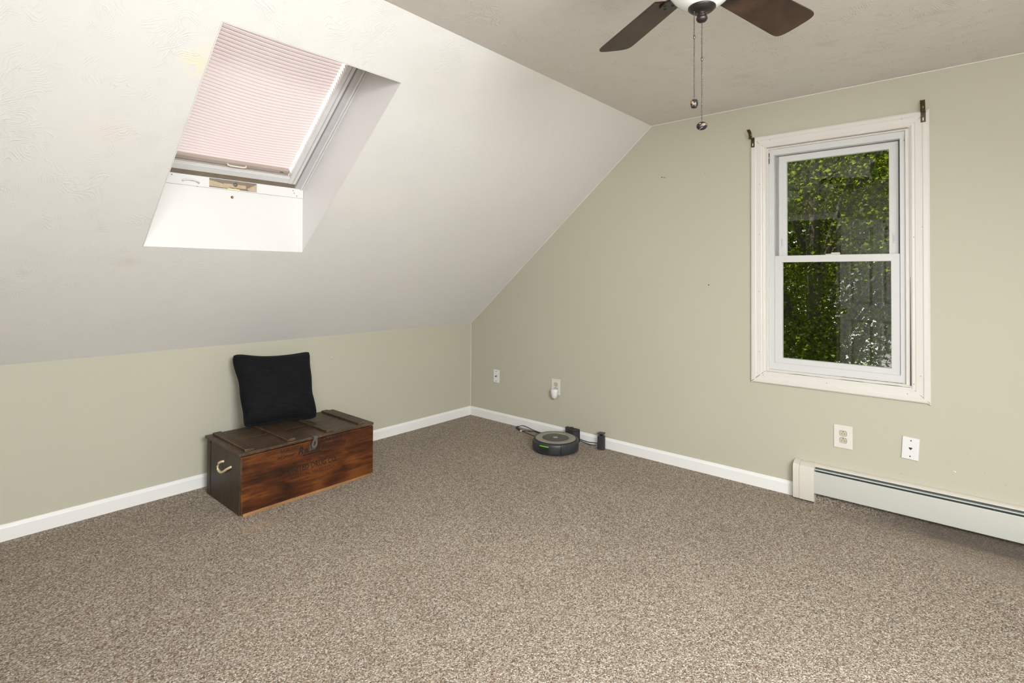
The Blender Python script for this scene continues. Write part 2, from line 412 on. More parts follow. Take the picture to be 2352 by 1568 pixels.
def make_leaf(name, d, tr):
    t = NT(name); t.n.remove(t.b); p = t.pos(); n = t.noise(p, 3.0, 2)
    a = t.new('ShaderNodeBsdfDiffuse', _Color=t.mix(n, [x*.7 for x in d], d)); b = t.new('ShaderNodeBsdfTranslucent', _Color=t.mix(n, [x*.8 for x in tr], tr))
    mx = t.new('ShaderNodeMixShader', _0=.5); t.l.new(a.outputs[0], mx.inputs[1]); t.l.new(b.outputs[0], mx.inputs[2]); t.l.new(mx.outputs[0], t.out.inputs[0]); MT[name] = t.m
make_leaf('maple_leaf', (.026,.042,.010), (.20,.245,.016))
make_leaf('dark_leaf', (.014,.022,.008), (.055,.075,.010))
def make_ground():
    t = NT('lawn_and_drive'); p = t.pos()
    g = t.mix(t.noise(p, 3, 4), (.04,.07,.02), (.09,.13,.04))
    MT['lawn'] = t.set(g, .95)
make_ground()
MT['drive'] = plain('pale_concrete', (.80,.79,.80), .9, var=.08, vs=2)
MT['house_white'] = plain('white_house_paint', (.62,.62,.65), .6)
MT['roof_shingle'] = plain('grey_roof', (.22,.21,.21), .9, var=.25, vs=6)
def make_siding():
    t = NT('grey_shingle_siding'); p = t.pos()
    br = t.new('ShaderNodeTexBrick', _Vector=t.mapping(p,(1,1,1),(PI/2,0,PI/2)), _Scale=1.0, _Color1=(.30,.29,.29,1), _Color2=(.20,.195,.20,1), _Mortar=(.05,.05,.05,1))
    br.inputs['Mortar Size'].default_value = .012; br.inputs['Brick Width'].default_value = .17; br.inputs['Row Height'].default_value = .14
    MT['siding'] = t.set(br.outputs[0], .9)
make_siding()
MT['door_paint'] = plain('white_door_paint', (.76,.75,.73), .4)

# ================================================================== SETTING
mb = MB().add([(XB-1.6,.2,0),(XB-1.6,YF-.2,0),(.2,YF-.2,0),(.2,.2,0),(XB-1.6,.2,-.1),(XB-1.6,YF-.2,-.1),(.2,YF-.2,-.1),(.2,.2,-.1)],
              [(0,1,2,3),(7,6,5,4),(0,4,5,1),(1,5,6,2),(2,6,7,3),(3,7,4,0)])
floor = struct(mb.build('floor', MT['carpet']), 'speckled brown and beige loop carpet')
# knee walls
o = struct(MB().box((XB-.1,0,0),(WT,.1,HK+.06)).build('wall_left', MT['wall']), 'low sage green knee wall under the sloped ceiling')
wall_left = o
o = struct(MB().box((XB-.1,YF-.1,0),(WT,YF,HK+.06)).build('wall_front', MT['wall']), 'low sage green knee wall behind the camera')
# gable walls: front faces with openings, built in (y,z) columns
def gable(name, x0, x1, holes, label):
    top = lambda y: HK+(0-y)*SL if y > -D else (H if y >= YD2 else HK+(y-YF)*SL)
    ys = sorted({0,-D,YD2,YF}|{h[0] for h in holes}|{h[1] for h in holes}, reverse=True)
    mb = MB()
    for a,b in zip(ys[:-1], ys[1:]):
        polys = [[(a,0),(b,0),(b,top(b)+.1),(a,top(a)+.1)]]
        for hy0,hy1,hz0,hz1 in holes:
          if a <= hy0+1e-6 and b >= hy1-1e-6:
            polys = [[(a,hz1),(b,hz1),(b,top(b)+.1),(a,top(a)+.1)]]
            if hz0 > 0: polys.append([(a,0),(b,0),(b,hz0),(a,hz0)])
        for P in polys:
            vs = [(x0,y,z) for y,z in P]+[(x1,y,z) for y,z in P]
            mb.add(vs, [(0,1,2,3),(7,6,5,4),(0,4,5,1),(1,5,6,2),(2,6,7,3),(3,7,4,0)])
    return struct(mb.build(name, MT['wall'], weld=False), label)
HY0, HY1, HZ0, HZ1 = -2.569, -3.287, .713, 2.083
wall_right = gable('wall_right', 0, WT, [(HY0,HY1,HZ0,HZ1)], 'sage green gable wall with the window')
DY0, DY1 = -1.45, -2.25
wall_back = gable('wall_back', XB-.1, XB, [(DY0,DY1,0,2.02),(BY0,BY1,BZ0,BZ1)], 'sage green gable wall with the doorway behind the camera')  # doorway, and the opening of the assumed window
ceiling = struct(MB().box((XB-.1,YD2-.05,H),(WT,-D+.05,H+.12)).build('ceiling', MT['plaster_ceiling']), 'flat textured plaster ceiling')
def slope(name, Mx, hole_in, hole_out, mat, label):
    u0,u1,v0,v1 = hole_in; a0,a1,b0,b1 = hole_out
    L = D*CC; X0, X1 = XB-.1, WT; T = SN
    V0, V1 = -.25, L
    def ring(o, i, n):
        (X0,X1,V0,V1),(u0,u1,v0,v1) = o, i
        return [(X0,V0,n),(X1,V0,n),(X1,V1,n),(X0,V1,n),(u0,v0,n),(u1,v0,n),(u1,v1,n),(u0,v1,n)]
    fi = [(0,1,5,4),(1,2,6,5),(2,3,7,6),(3,0,4,7)]
    mb = MB(Mx)
    mb.add(ring((X0,X1,0,V1),(u0,u1,v0,v1),0)+ring((X0,X1,V0,V1+.3),(a0,a1,b0,b1),T),
           fi+[tuple(8+k for k in q[::-1]) for q in fi]+[(0,8,9,1),(1,9,10,2),(2,10,11,3),(3,11,8,0),(4,5,13,12),(5,6,14,13),(6,7,15,14),(7,4,12,15)])
    return struct(mb.build(name, MT[mat], recalc=True), label)
wall_slope = slope('wall_slope_left', SM, (SU0-.004,SU1+.004,SV0-.004,SV1+.004), (SU0-.004,SU1+.004,SVB-.004,SV1+.004), 'plaster_slope', 'white textured sloped ceiling with the skylight')
wall_slope2 = slope('wall_slope_front', SM2, (OU0,OU1,OV0,OV1), (OU0,OU1,OV0+.1,OV1), 'plaster_slope', 'white textured sloped ceiling behind the camera')  # its opening is the assumed skylight
# plastered lining of the skylight well
wl = MB(SM)
I = [(SU0,SV0,0),(SU1,SV0,0),(SU1,SV1,0),(SU0,SV1,0)]; O = [(SU0,SVB,SN),(SU1,SVB,SN),(SU1,SV1,SN),(SU0,SV1,SN)]
e = .0035
Io = [(SU0-e,SV0-e,0),(SU1+e,SV0-e,0),(SU1+e,SV1+e,0),(SU0-e,SV1+e,0)]; Oo = [(SU0-e,SVB-e,SN),(SU1+e,SVB-e,SN),(SU1+e,SV1+e,SN),(SU0-e,SV1+e,SN)]
wl.add(I+O+Io+Oo, [(0,1,5,4),(1,2,6,5),(2,3,7,6),(3,0,4,7)]+[(8,12,13,9),(9,13,14,10),(10,14,15,11),(11,15,12,8)]
       +[(0,8,9,1),(1,9,10,2),(2,10,11,3),(3,11,8,0),(4,5,13,12),(5,6,14,13),(6,7,15,14),(7,4,12,15)])
well = wl.build('skylight_well', MT['well_paint'], wall_slope); well['label'] = 'smooth white plaster lining of the skylight well'
# hall seen through the doorway behind the camera
hx0, hx1 = XB-1.5, XB-.1
hb = MB()
hb.box((hx0-.05,DY1-.4,0),(hx0,DY0+.4,2.4)).box((hx0,DY1-.45,0),(hx1,DY1-.4,2.4)).box((hx0,DY0+.4,0),(hx1,DY0+.45,2.4)).box((hx0,DY1-.45,2.3),(hx1,DY0+.45,2.4))
struct(hb.build('wall_hall', MT['wall']), 'unlit hallway beyond the doorway')

# ---- baseboards
prof = [(0,0),(.013,0),(.013,.062),(.010,.068),(.008,.070),(.0065,.076),(.003,.079),(0,.079)]
def baseboard(name, a, b, inward, label):
    """a,b on the wall line, inward = unit vector into the room"""
    mb = MB(); n = len(prof); vs = []
    for P in (a,b):
        for d,z in prof: vs.append((P[0]+inward[0]*d, P[1]+inward[1]*d, z))
    mb.add(vs, [tuple(range(n)), tuple(range(n,2*n))[::-1]]+[(i,(i+1)%n,(i+1)%n+n,i+n) for i in range(n)])
    return struct(mb.build(name, MT['trim_paint']), label)
baseboard('baseboard_left', (XB,0), (-.0,0), (0,-1), 'white baseboard along the knee wall')
baseboard('baseboard_right', (0,-.013), (0,-2.735), (-1,0), 'white baseboard along the gable wall up to the heater')
baseboard('baseboard_back', (XB,-.013), (XB,DY0+.08), (1,0), 'white baseboard beside the doorway')
baseboard('baseboard_front', (XB,YF), (0,YF), (0,1), 'white baseboard along the far knee wall')

# ---- bare plaster lines where the wall paint stops short
def strip(n, a, b, off, w1, label):
    """thin bead from a to b"""
    return struct(MB().tube([a,b], w1, 6).build('trim_%d'%n, MT['trim_paint']), label)
strip(1, (0,-D+.02,H-.001), (0,YD2,H-.001), 0, .0022, 'thin unpainted plaster line between ceiling and gable wall')
strip(2, (0,0,HK-.001), (0,-D,H-.001), 0, .0020, 'thin unpainted plaster line between slope and gable wall')
strip(3, (-.001,-.001,.08), (-.001,-.001,HK), 0, .0016, 'thin caulk line in the corner of knee wall and gable wall')

# ================================================================== GABLE WINDOW
win = sroot('window_1', (0,(HY0+HY1)/2,HZ0), 'white vinyl single-hung window with white wood casing')
cprof = [(0,0),(0,.010),(.006,.013),(.016,.0125),(.020,.0145),(.048,.0155),(.053,.0185),(.072,.0185),(.079,.015),(.079,0)]   # inner edge -> outer edge
def casing(side):
    iy0,iy1,iz0,iz1 = HY0,HY1,HZ0,HZ1
    def pt(end, w_, t_):
        y0,y1,z0,z1 = iy0+w_, iy1-w_, iz0-w_, iz1+w_
        c = {'bl':(y0,z0),'br':(y1,z0),'tr':(y1,z1),'tl':(y0,z1)}[end]
        return (-t_, c[0], c[1])
    ends = {'bottom':('bl','br'),'right':('br','tr'),'top':('tr','tl'),'left':('tl','bl')}[side]
    wk = 0.9 if side in ('bottom','top') else 1.0
    n = len(cprof); vs = [pt(ends[0],a*wk,b) for a,b in cprof]+[pt(ends[1],a*wk,b) for a,b in cprof]
    mb = MB(); mb.add(vs, [tuple(range(n)), tuple(range(n,2*n))[::-1]]+[(i,(i+1)%n,(i+1)%n+n,i+n) for i in range(n)])
    return mb.build('casing_board', MT['casing_paint'], win)
cas = {s: casing(s) for s in ('bottom','right','top','left')}
# opened mitres and nail holes of the casing
def dot(p, r, mat, parent, axis='x', name='nail_hole', t=.0006):
    Mx = Matrix.Translation(p) @ (Matrix.Rotation(PI/2,4,'Y') if axis=='x' else Matrix.Rotation(PI/2,4,'X'))
    return MB(Mx).lathe([(0,-t),(r,-t),(r*.9,t),(0,t)], n=8).build(name, mat, parent)
for (a,b) in (((-2.570,.7125),(-2.640-.0,.6425)),):
    pass
MB().tube([(-.0105,HY0,HZ0),(-.0190,HY0+.076,HZ0-.068)], .0016, 5).build('mitre_gap', MT['dark'], cas['bottom'])
MB().tube([(-.0105,HY1,HZ0),(-.0190,HY1-.076,HZ0-.068)], .0009, 5).build('mitre_gap', MT['dark'], cas['bottom'])
MB().tube([(-.0105,HY0,HZ1),(-.0165,HY0+.045,HZ1+.043)], .0009, 5).build('mitre_gap', MT['rust'], cas['top'])
MB().tube([(-.0105,HY1,HZ1),(-.0190,HY1-.07,HZ1+.066)], .0007, 5).build('mitre_gap', MT['dark'], cas['top'])
for y,z,s in ((-2.540,1.86,'left'),(-2.538,1.55,'left'),(-2.537,1.20,'left'),(-2.537,.83,'left'),(-2.60,2.125,'top'),(-3.25,2.128,'top'),
              (-3.335,1.55,'right'),(-3.30,1.50,'right'),(-3.325,.78,'right'),(-3.297,.735,'right'),(-2.56,.69,'bottom'),(-2.90,.685,'bottom'),(-3.27,.68,'bottom')):
    wq = {'left':y-HY0,'right':HY1-y,'top':(z-HZ1)/.9,'bottom':(HZ0-z)/.9}[s]
    th = np.interp(abs(wq), [a for a,b in cprof[1:-1]], [b for a,b in cprof[1:-1]])
    dot((-float(th),y,z), .0022, MT['rust'], cas[s])
def ring_boards(lo, hi, th, x0, x1, name, mat, parent, bevel=.0015):
    """rectangular frame in the y/z plane; th=(left,right,bottom,top) board widths"""
    y0,z0 = lo; y1,z1 = hi                        # y0 > y1
    l,r,b,t = th
    O = [(y0,z0),(y1,z0),(y1,z1),(y0,z1)]; I = [(y0-l,z0+b),(y1+r,z0+b),(y1+r,z1-t),(y0-l,z1-t)]
    vs = [(x0,y,z) for y,z in O]+[(x0,y,z) for y,z in I]+[(x1,y,z) for y,z in O]+[(x1,y,z) for y,z in I]
    fs = []
    for i in range(4):
        j = (i+1)%4
        fs += [(i,j,4+j,4+i),(8+i,12+i,12+j,8+j),(i,8+i,8+j,j),(4+i,4+j,12+j,12+i)]
    return MB().add(vs, fs).build(name, mat, parent, bevel=bevel)
jamb = ring_boards((HY0,HZ0), (HY1,HZ1), (.008,.005,.007,.006), -.004, .125, 'jamb', MT['casing_paint'], win, 0)
stopb = ring_boards((HY0-.008,HZ0+.007), (HY1+.005,HZ1-.006), (.009,.019,.005,.007), .006, .05, 'stop', MT['casing_paint'], win, .001)
vfr = ring_boards((HY0-.014,HZ0+.012), (HY1+.023,HZ1-.012), (.030,.026,.042,.036), .022, .115, 'frame', MT['vinyl'], win, .002)
# raised bead around the frame opening
ring_boards((HY0-.040,HZ0+.050), (HY1+.044,HZ1-.044), (.005,.005,.005,.005), .030, .112, 'frame_bead', MT['vinyl'], vfr, .001)
ring_boards((HY0-.040,HZ0+.050), (HY1+.044,HZ1-.044), (.026,.026,.02,.014), .096, .114, 'sash_track', MT['vinyl'], vfr, 0)
us = ring_boards((HY0-.060,1.385), (HY1+.058,HZ1-.052), (.043,.043,.03,.038), .066, .094, 'upper_sash', MT['vinyl'], win, .002)
ls = ring_boards((HY0-.045,HZ0+.054), (HY1+.050,1.418), (.042,.040,.031,.040), .032, .062, 'lower_sash', MT['vinyl'], win, .002)
MB().box((.078,-3.19,1.40),(.084,-2.66,2.0)).build('pane', MT['window_glass'], us)
MB().box((.044,-3.203,.790),(.050,-2.650,1.385)).build('pane', MT['window_glass'], ls)
# mitre lines of the lower sash, lock, tilt latches, vent stops
for (a,b) in (((HY0-.045,1.418),(HY0-.087,1.378)),((HY1+.050,1.418),(HY1+.090,1.378)),((HY0-.045,HZ0+.054),(HY0-.087,HZ0+.085)),((HY1+.050,HZ0+.054),(HY1+.090,HZ0+.085))):
    MB().tube([(.0322,a[0],a[1]),(.0322,b[0],b[1])], .0005, 4).build('mitre_line', MT['sky_mauve'], ls)
lk = MB().box((.036,-2.957,1.418),(.058,-2.885,1.424)).build('lock_base', MT['vinyl'], ls, bevel=.002)
MB().box((.034,-2.957,1.424),(.050,-2.915,1.431)).build('lock_lever', MT['vinyl'], lk, bevel=.002)
for y in (-2.649,-3.207):
    v = MB().box((.063,y-.006,1.475),(.067,y+.006,1.530)).build('vent_latch', MT['vinyl'], us, bevel=.002)
    MB().box((.0618,y-.003,1.485),(.0632,y+.003,1.520)).build('latch_slot', MT['sky_mauve'], v)
for y,s in ((-2.5855,1),(-3.2655,-1)):
    k = MB().box((.012,y-.0035,1.985),(.022,y+.0035,2.050)).build('shade_bracket', MT['brass'], win, bevel=.001)
    MB().ball((.010,y-.004*s,2.02), .005, 8, 6).build('screw', MT['steel'], k)
# cracked, dirty sill joint
MB().box((-.006,HY1+.004,HZ0-.001),(.018,HY0-.004,HZ0+.0075)).build('sill_strip', MT['casing_paint'], win)
pts = [( -.0068, HY0-.006-i*(HY0-HY1-.012)/26, HZ0+.0005+random.uniform(-.0012,.0012)) for i in range(27)]
MB().tube(pts, .0014, 5).build('sill_crack', MT['dark'], win)
pts = [(.0195, -2.90-i*.0145, HZ0+.0115+random.uniform(-.001,.001)) for i in range(25)]
MB().tube(pts, [.0008+.0022*i/24 for i in range(25)], 5).build('sill_crack', MT['rust'], win)
pts = [(-.0055, HY1+.003, HZ0+.01+i*.03) for i in range(20)]
MB().tube(pts, [.0022-.0017*i/19 for i in range(20)], 5).build('jamb_crack', MT['dark'], win)
MB().tube([(-.0065,HY0-.01,HZ1-.004),(-.0065,HY1+.01,HZ1-.004)], .0013, 5).build('head_crack', MT['rust'], win)

# ================================================================== SKYLIGHT
sky = sroot('window_2', SM @ Vector(((SU0+SU1)/2, SVB, SN)), 'roof skylight in a deep white well, its frame worn at the sill')
def sbox(a, b, name, mat, parent, bevel=0): return MB(SM).box(a,b).build(name, mat, parent, bevel=bevel)
N = SN
# fixed frame (curb)
cu = sbox((SU1-.048,SVB,N-.004),(SU1,SV1,N+.12), 'side_jamb', MT['sky_mauve'], sky, .002)
sbox((SU1-.020,SVB+.002,N-.012),(SU1-.013,SV1,N+.0), 'jamb_bead', MT['sky_white'], cu, .002)
sbox((SU1-.004,SVB+.002,N-.010),(SU1-.0,SV1,N-.002), 'paint_bead', MT['well_paint'], cu, .001)
cu2 = sbox((SU0,SVB,N-.004),(SU0+.048,SV1,N+.12), 'side_jamb', MT['sky_mauve'], sky, .002)
sbox((SU0+.013,SVB+.002,N-.012),(SU0+.020,SV1,N+.0), 'jamb_bead', MT['sky_white'], cu2, .002)
sbox((SU0+.048,SV1-.05,N-.004),(SU1-.048,SV1,N+.12), 'head_jamb', MT['sky_mauve'], sky, .002)
sbox((SU0,SVB-.006,N+.010),(SU1,SVB+.030,N+.12), 'raw_sill', MT['sky_brown'], sky, .001)
# sash ring, inner
sbox((SU1-.094,SVB+.026,N+.004),(SU1-.052,SV1-.05,N+.10), 'sash_stile', MT['sky_white'], sky, .002)
sbox((SU1-.074,SVB+.03,N+.001),(SU1-.070,SV1-.05,N+.006), 'sash_groove', MT['sky_mauve'], sky)
sbox((SU0+.052,SVB+.026,N+.004),(SU0+.094,SV1-.05,N+.10), 'sash_stile', MT['sky_white'], sky, .002)
sbox((SU0+.094,SVB+.026,N+.006),(SU1-.094,SVB+.062,N+.10), 'sash_rail', MT['sky_white'], sky, .002)
sbox((SU0+.094,SV1-.10,N+.006),(SU1-.094,SV1-.05,N+.10), 'sash_rail', MT['sky_white'], sky, .002)
sbox((SU0+.09,SVB+.05,N+.085),(SU1-.09,SV1-.09,N+.093), 'pane', MT['skylight_glass'], sky)
# painted boards above the plumb well face, with the sawn-out notch for the window crank
YV = -SV0/CC                                    # plane of the plumb face
ZT = (SM @ Vector((0,SVB,SN))).z
def fbox(x0,x1,z0,z1,d, name, mat, bevel=.001, par=None):
    return MB().box((x0,YV-d,z0),(x1,YV+.001,z1)).build(name, mat, par or sky, bevel=bevel)
bl_ = fbox(SU0+.001,-2.492,ZT-.046,ZT,.006,'sill_board',MT['well_paint'])
br_ = fbox(-2.262,SU1-.001,ZT-.046,ZT,.006,'sill_board',MT['well_paint'])
fbox(-2.492,-2.262,ZT-.046,ZT,.0015,'notch_board',MT['sky_brown'])
MB().add([(-2.492,YV-.004,ZT-.010),(-2.426,YV-.004,ZT-.022),(-2.39,YV-.004,ZT-.042),(-2.492,YV-.004,ZT-.040),(-2.492,YV,ZT-.010),(-2.426,YV,ZT-.022),(-2.39,YV,ZT-.042),(-2.492,YV,ZT-.040)],
         [(0,1,2,3),(7,6,5,4),(0,4,5,1),(1,5,6,2),(2,6,7,3),(3,7,4,0)]).build('cut_wood', MT['sky_rawwood'], sky)
MB().add([(-2.262,YV-.004,ZT-.006),(-2.312,YV-.004,ZT-.034),(-2.30,YV-.004,ZT-.044),(-2.262,YV-.004,ZT-.044),(-2.262,YV,ZT-.006),(-2.312,YV,ZT-.034),(-2.30,YV,ZT-.044),(-2.262,YV,ZT-.044)],
         [(0,1,2,3),(7,6,5,4),(0,4,5,1),(1,5,6,2),(2,6,7,3),(3,7,4,0)]).build('cut_wood', MT['sky_rawwood'], sky)
fbox(-2.424,-2.315,ZT-.036,ZT-.018,.003,'notch_back',MT['sky_rawwood'])
MB().tube([(-2.405+.0095*i, YV-.004, ZT-.0435+.0012*math.sin(i*2.1)) for i in range(7)], .003, 6).build('foam_bead', MT['foam'], sky, smooth=True)
sc = MB(Matrix.Translation((-2.369,YV-.004,ZT-.020)) @ Matrix.Rotation(PI/2,4,'X')).lathe([(0,-.002),(.011,-.002),(.011,.001),(.006,.002),(.005,.009),(0,.011)], n=14).build('crank_screw', MT['steel'], sky, smooth=True)
MB().tube([(-2.612,YV-.008,ZT-.030),(-2.598,YV-.016,ZT-.024),(-2.576,YV-.018,ZT-.022),(-2.554,YV-.016,ZT-.025),(-2.538,YV-.008,ZT-.034)], .0045, 8).build('cord_cleat', MT['white_plastic'], sky, smooth=True)
MB().box((SU0+.002,YV-.009,ZT-.050),(SU1-.002,YV,ZT-.046)).build('paint_lip', MT['well_paint'], sky, bevel=.001)
dot((-2.382,YV-.001,1.683), .0075, MT['rust'], well, 'y', 'screw_hole', .0012)
dot((-2.380,YV-.0022,1.683), .0035, MT['steel'], well, 'y', 'screw_hole', .0016)
dot((-2.544,YV-.0005,1.721), .006, MT['sky_rawwood'], well, 'y', 'plaster_chip', .0008)
for x,z in ((-2.065,ZT-.012),(-2.058,ZT-.026),(-2.044,ZT-.040),(-2.655,ZT-.008)):
    dot((x,YV-.0064,z), .0028, MT['rust'], br_ if x > -2.3 else bl_, 'y')

# pleated blind
bl = thing('pleated_blind', SM @ Vector(((SU0+SU1)/2, SVB+.06, SN+.03)), 'pale pink pleated shade drawn across the skylight', 'blind')
bu0, bu1 = SU0+.097, SU1-.100
bv0, bv1 = SVB+.092, SV1-.06
npl = 46; nu = 24; mb = MB(SM); vs = []; fs = []
for j in range(npl*4+1):
    tv = j/(npl*4); v = bv0+(bv1-bv0)*tv
    ph = (j % 4)/4.0
    zz = abs(2*ph-1)*2-1 if True else 0
    for i in range(nu+1):
        tu = i/nu; u = bu0+(bu1-bu0)*tu - (.0035 if (j%4==2 and i==nu) else 0)
        sag = .020*math.sin(PI*tv)**.8*math.sin(PI*tu)
        vs.append((u, v-sag*.5, N+.050+.0065*zz-sag))
for j in range(npl*4):
    for i in range(nu):
        a = j*(nu+1)+i; fs.append((a,a+1,a+nu+2,a+nu+1))
mb.add(vs, fs); fab = mb.build('fabric', MT['blind'], bl, smooth=False, recalc=True)
sld = fab.modifiers.new('solid','SOLIDIFY'); sld.thickness = .0006
cr_ = MB(SM)  # ribs added along the folds to draw the darker line of each pleat
for j in range(2, npl*4, 4):
    tv = j/(npl*4); v = bv0+(bv1-bv0)*tv; pth = []
    for i in range(0,nu+1,2):
        tu = i/nu; sag = .020*math.sin(PI*tv)**.8*math.sin(PI*tu)
        pth.append((bu0+(bu1-bu0)*tu, v-sag*.5, N+.050-.0065-sag))
    cr_.tube(pth, .0011, 4)
cro = cr_.build('crease_shade_ribs', MT['crease'], fab); cro['kind'] = 'stuff'
rl = sbox((bu0,SVB+.072,N+.028),(bu1,SVB+.094,N+.060), 'bottom_rail', MT['rail_taupe'], bl, .003)
sbox((bu0,SVB+.0685,N+.036),(bu1,SVB+.0725,N+.056), 'rail_gap', MT['dark'], rl)
sbox((bu0,SVB+.050,N+.026),(bu1,SVB+.069,N+.060), 'lower_rail', MT['rail_taupe'], bl, .003)
hm = (bu0+bu1)/2+.005
MB(SM).tube([(hm-.045,SVB+.086,N+.030),(hm-.043,SVB+.082,N+.020),(hm-.030,SVB+.080,N+.018),(hm+.030,SVB+.080,N+.018),(hm+.043,SVB+.082,N+.020),(hm+.045,SVB+.086,N+.030)], .0042, 8).build('pull_handle', MT['ivory'], rl, smooth=True)
sbox((bu1-.052,SVB+.080,N+.0265),(bu1-.034,SVB+.083,N+.0285), 'rail_clip', MT['dark'], rl)
sbox((bu0,bv1,N+.02),(bu1,bv1+.022,N+.065), 'head_rail', MT['rail_taupe'], bl, .003)

# ================================================================== CEILING FAN
HX, HYY, ZB = -1.9998, -2.9593, 2.145
fan = thing('ceiling_fan', (HX,HYY,H), 'bronze ceiling fan with five brown wood blades and a frosted white bowl light', 'ceiling fan')
c0 = (HX,HYY,0)
MB().lathe([(0,H),(.085,H),(.085,H-.02),(.075,H-.035),(.06,H-.04)], c0, 40).build('canopy', MT['bronze'], fan, smooth=True)
MB().lathe([(.055,H-.038),(.10,H-.055),(.12,H-.075),(.12,H-.15),(.11,H-.175),(.08,H-.19),(.0,H-.192)], c0, 40).build('motor_housing', MT['bronze'], fan, smooth=True)
MB().lathe([(.0,H-.188),(.062,H-.188),(.066,H-.195),(.09,H-.198),(.110,H-.201),(.114,H-.206),(.108,H-.210),(.0,H-.210)], c0, 40).build('light_fitter', MT['bronze'], fan, smooth=True)
zt = H-.207
bowl = [(.104,zt)]
for i in range(1,15):
    a = i/14*PI/2; bowl.append((.104*math.cos(a)**1.05 if i<14 else 0.004, zt-.105*math.sin(a)))
MB().lathe(bowl, c0, 48).build('bowl_shade', MT['globe'], fan, smooth=True)
zf = H-.308
fin = MB().lathe([(0,zf+.006),(.030,zf+.006),(.0375,zf+.003),(.0375,zf-.001),(.033,zf-.004),(.031,zf-.007),(.024,zf-.009),(.016,zf-.011),(.010,zf-.014),(.0095,zf-.018),(.013,zf-.019),(.0135,zf-.022),(.0125,zf-.024),(.0150,zf-.027),(.0155,zf-.031),(.012,zf-.037),(.005,zf-.040),(0,zf-.0405)], c0, 32).build('finial', MT['bronze'], fan, smooth=True)
th0, php = math.radians(58.3), -.22
BW0, BW1, RB0, RB1 = .112, .136, .155, .5326
for k in range(5):
    a = th0-k*math.radians(72)
    Mb = Matrix.Translation((HX,HYY,ZB)) @ Matrix.Rotation(a,4,'Z') @ Matrix.Rotation(php,4,'X')
    poly = []
    for t in np.linspace(0,1,9): poly.append((RB0+(RB1-.045-RB0)*t, -(BW0+(BW1-BW0)*t)/2))
    for q_ in np.linspace(-PI/2, PI/2, 15):
        s_, c_ = math.sin(q_), math.cos(q_)
        poly.append((RB1-.045+.045*abs(c_)**.55, BW1/2*math.copysign(abs(s_)**.55, s_)))
    for t in np.linspace(1,0,9): poly.append((RB0+(RB1-.045-RB0)*t, (BW0+(BW1-BW0)*t)/2))
    cl = [poly[0]]
    for p_ in poly[1:]:
        if math.hypot(p_[0]-cl[-1][0], p_[1]-cl[-1][1]) > 1e-4: cl.append(p_)
    b_ = MB(Mb).prism(cl, -.003, .003).build('blade', MT['blade_wood'], fan, bevel=.001)
    br = MB(Mb)
    br.prism([(.085,-.018),(.125,-.016),(.140,-.028),(.180,-.025),(.195,-.012),(.200,0),(.195,.012),(.180,.025),(.140,.028),(.125,.016),(.085,.018)], -.010, -.003)
    bk = br.build('blade_arm', MT['bronze'], b_, bevel=.002)
    for sx,sy in ((.165,-.014),(.165,.014),(.186,0)):
        MB(Mb).lathe([(0,-.0125),(.004,-.012),(.005,-.010),(0,-.010)], (sx,sy,0), 8).build('arm_screw', MT['bronze'], b_)
# pull chains
def chain(px, py, z0, z1, zc, pull):
    mb = MB(); n = int((z0-z1)/.0046)
    for i in range(n): mb.ball((px,py,z0-.0046*i), .0019, 6, 4)
    mb.tube([(px,py,z0),(px,py,z1)], .0006, 4)
    ch = mb.build('pull_chain', MT['chain'], fan, smooth=True)
    MB().tube([(px,py,zc+.006),(px,py,zc+.003),(px,py,zc-.003),(px,py,zc-.006)], [.0015,.0028,.0028,.0015], 8).build('chain_connector', MT['chain'], ch, smooth=True)
    if pull == 'barrel':
        Mx = Matrix.Translation((px,py,z1-.0125))
        MB(Mx).lathe([(0,.0125),(.0065,.012),(.0095,.008),(.0105,0),(.0095,-.008),(.0065,-.012),(0,-.0125)], n=18).build('pull_bead', MT['pull'], ch, smooth=True)
    else:
        Mx = Matrix.Translation((px,py,z1-.0118)) @ Matrix.Rotation(yaw-PI/2,4,'Z') @ Matrix.Rotation(-.15,4,'Y')
        MB(Mx).ball((0,0,0), (.0155,.0125,.0118), 20, 12).build('pull_bead', MT['pull'], ch, smooth=True)
lat = Vector((R0.x,R0.y,0))
pz = lambda ypx, depth: CH+depth*(CY-ypx)/FPX+depth*math.tan(pitch)
p1 = Vector((HX,HYY,0))-lat*.0215; p2 = Vector((HX,HYY,0))
DP = (Vector((HX,HYY,0))-Vector((camX,camY,0))).dot(Vector((F.x,F.y,0)).normalized())
chain(p1.x, p1.y, zf-.006, pz(224.5,DP), pz(80,DP), 'barrel')
chain(p2.x, p2.y, zf-.038, pz(276.5,DP), pz(131,DP), 'oval')

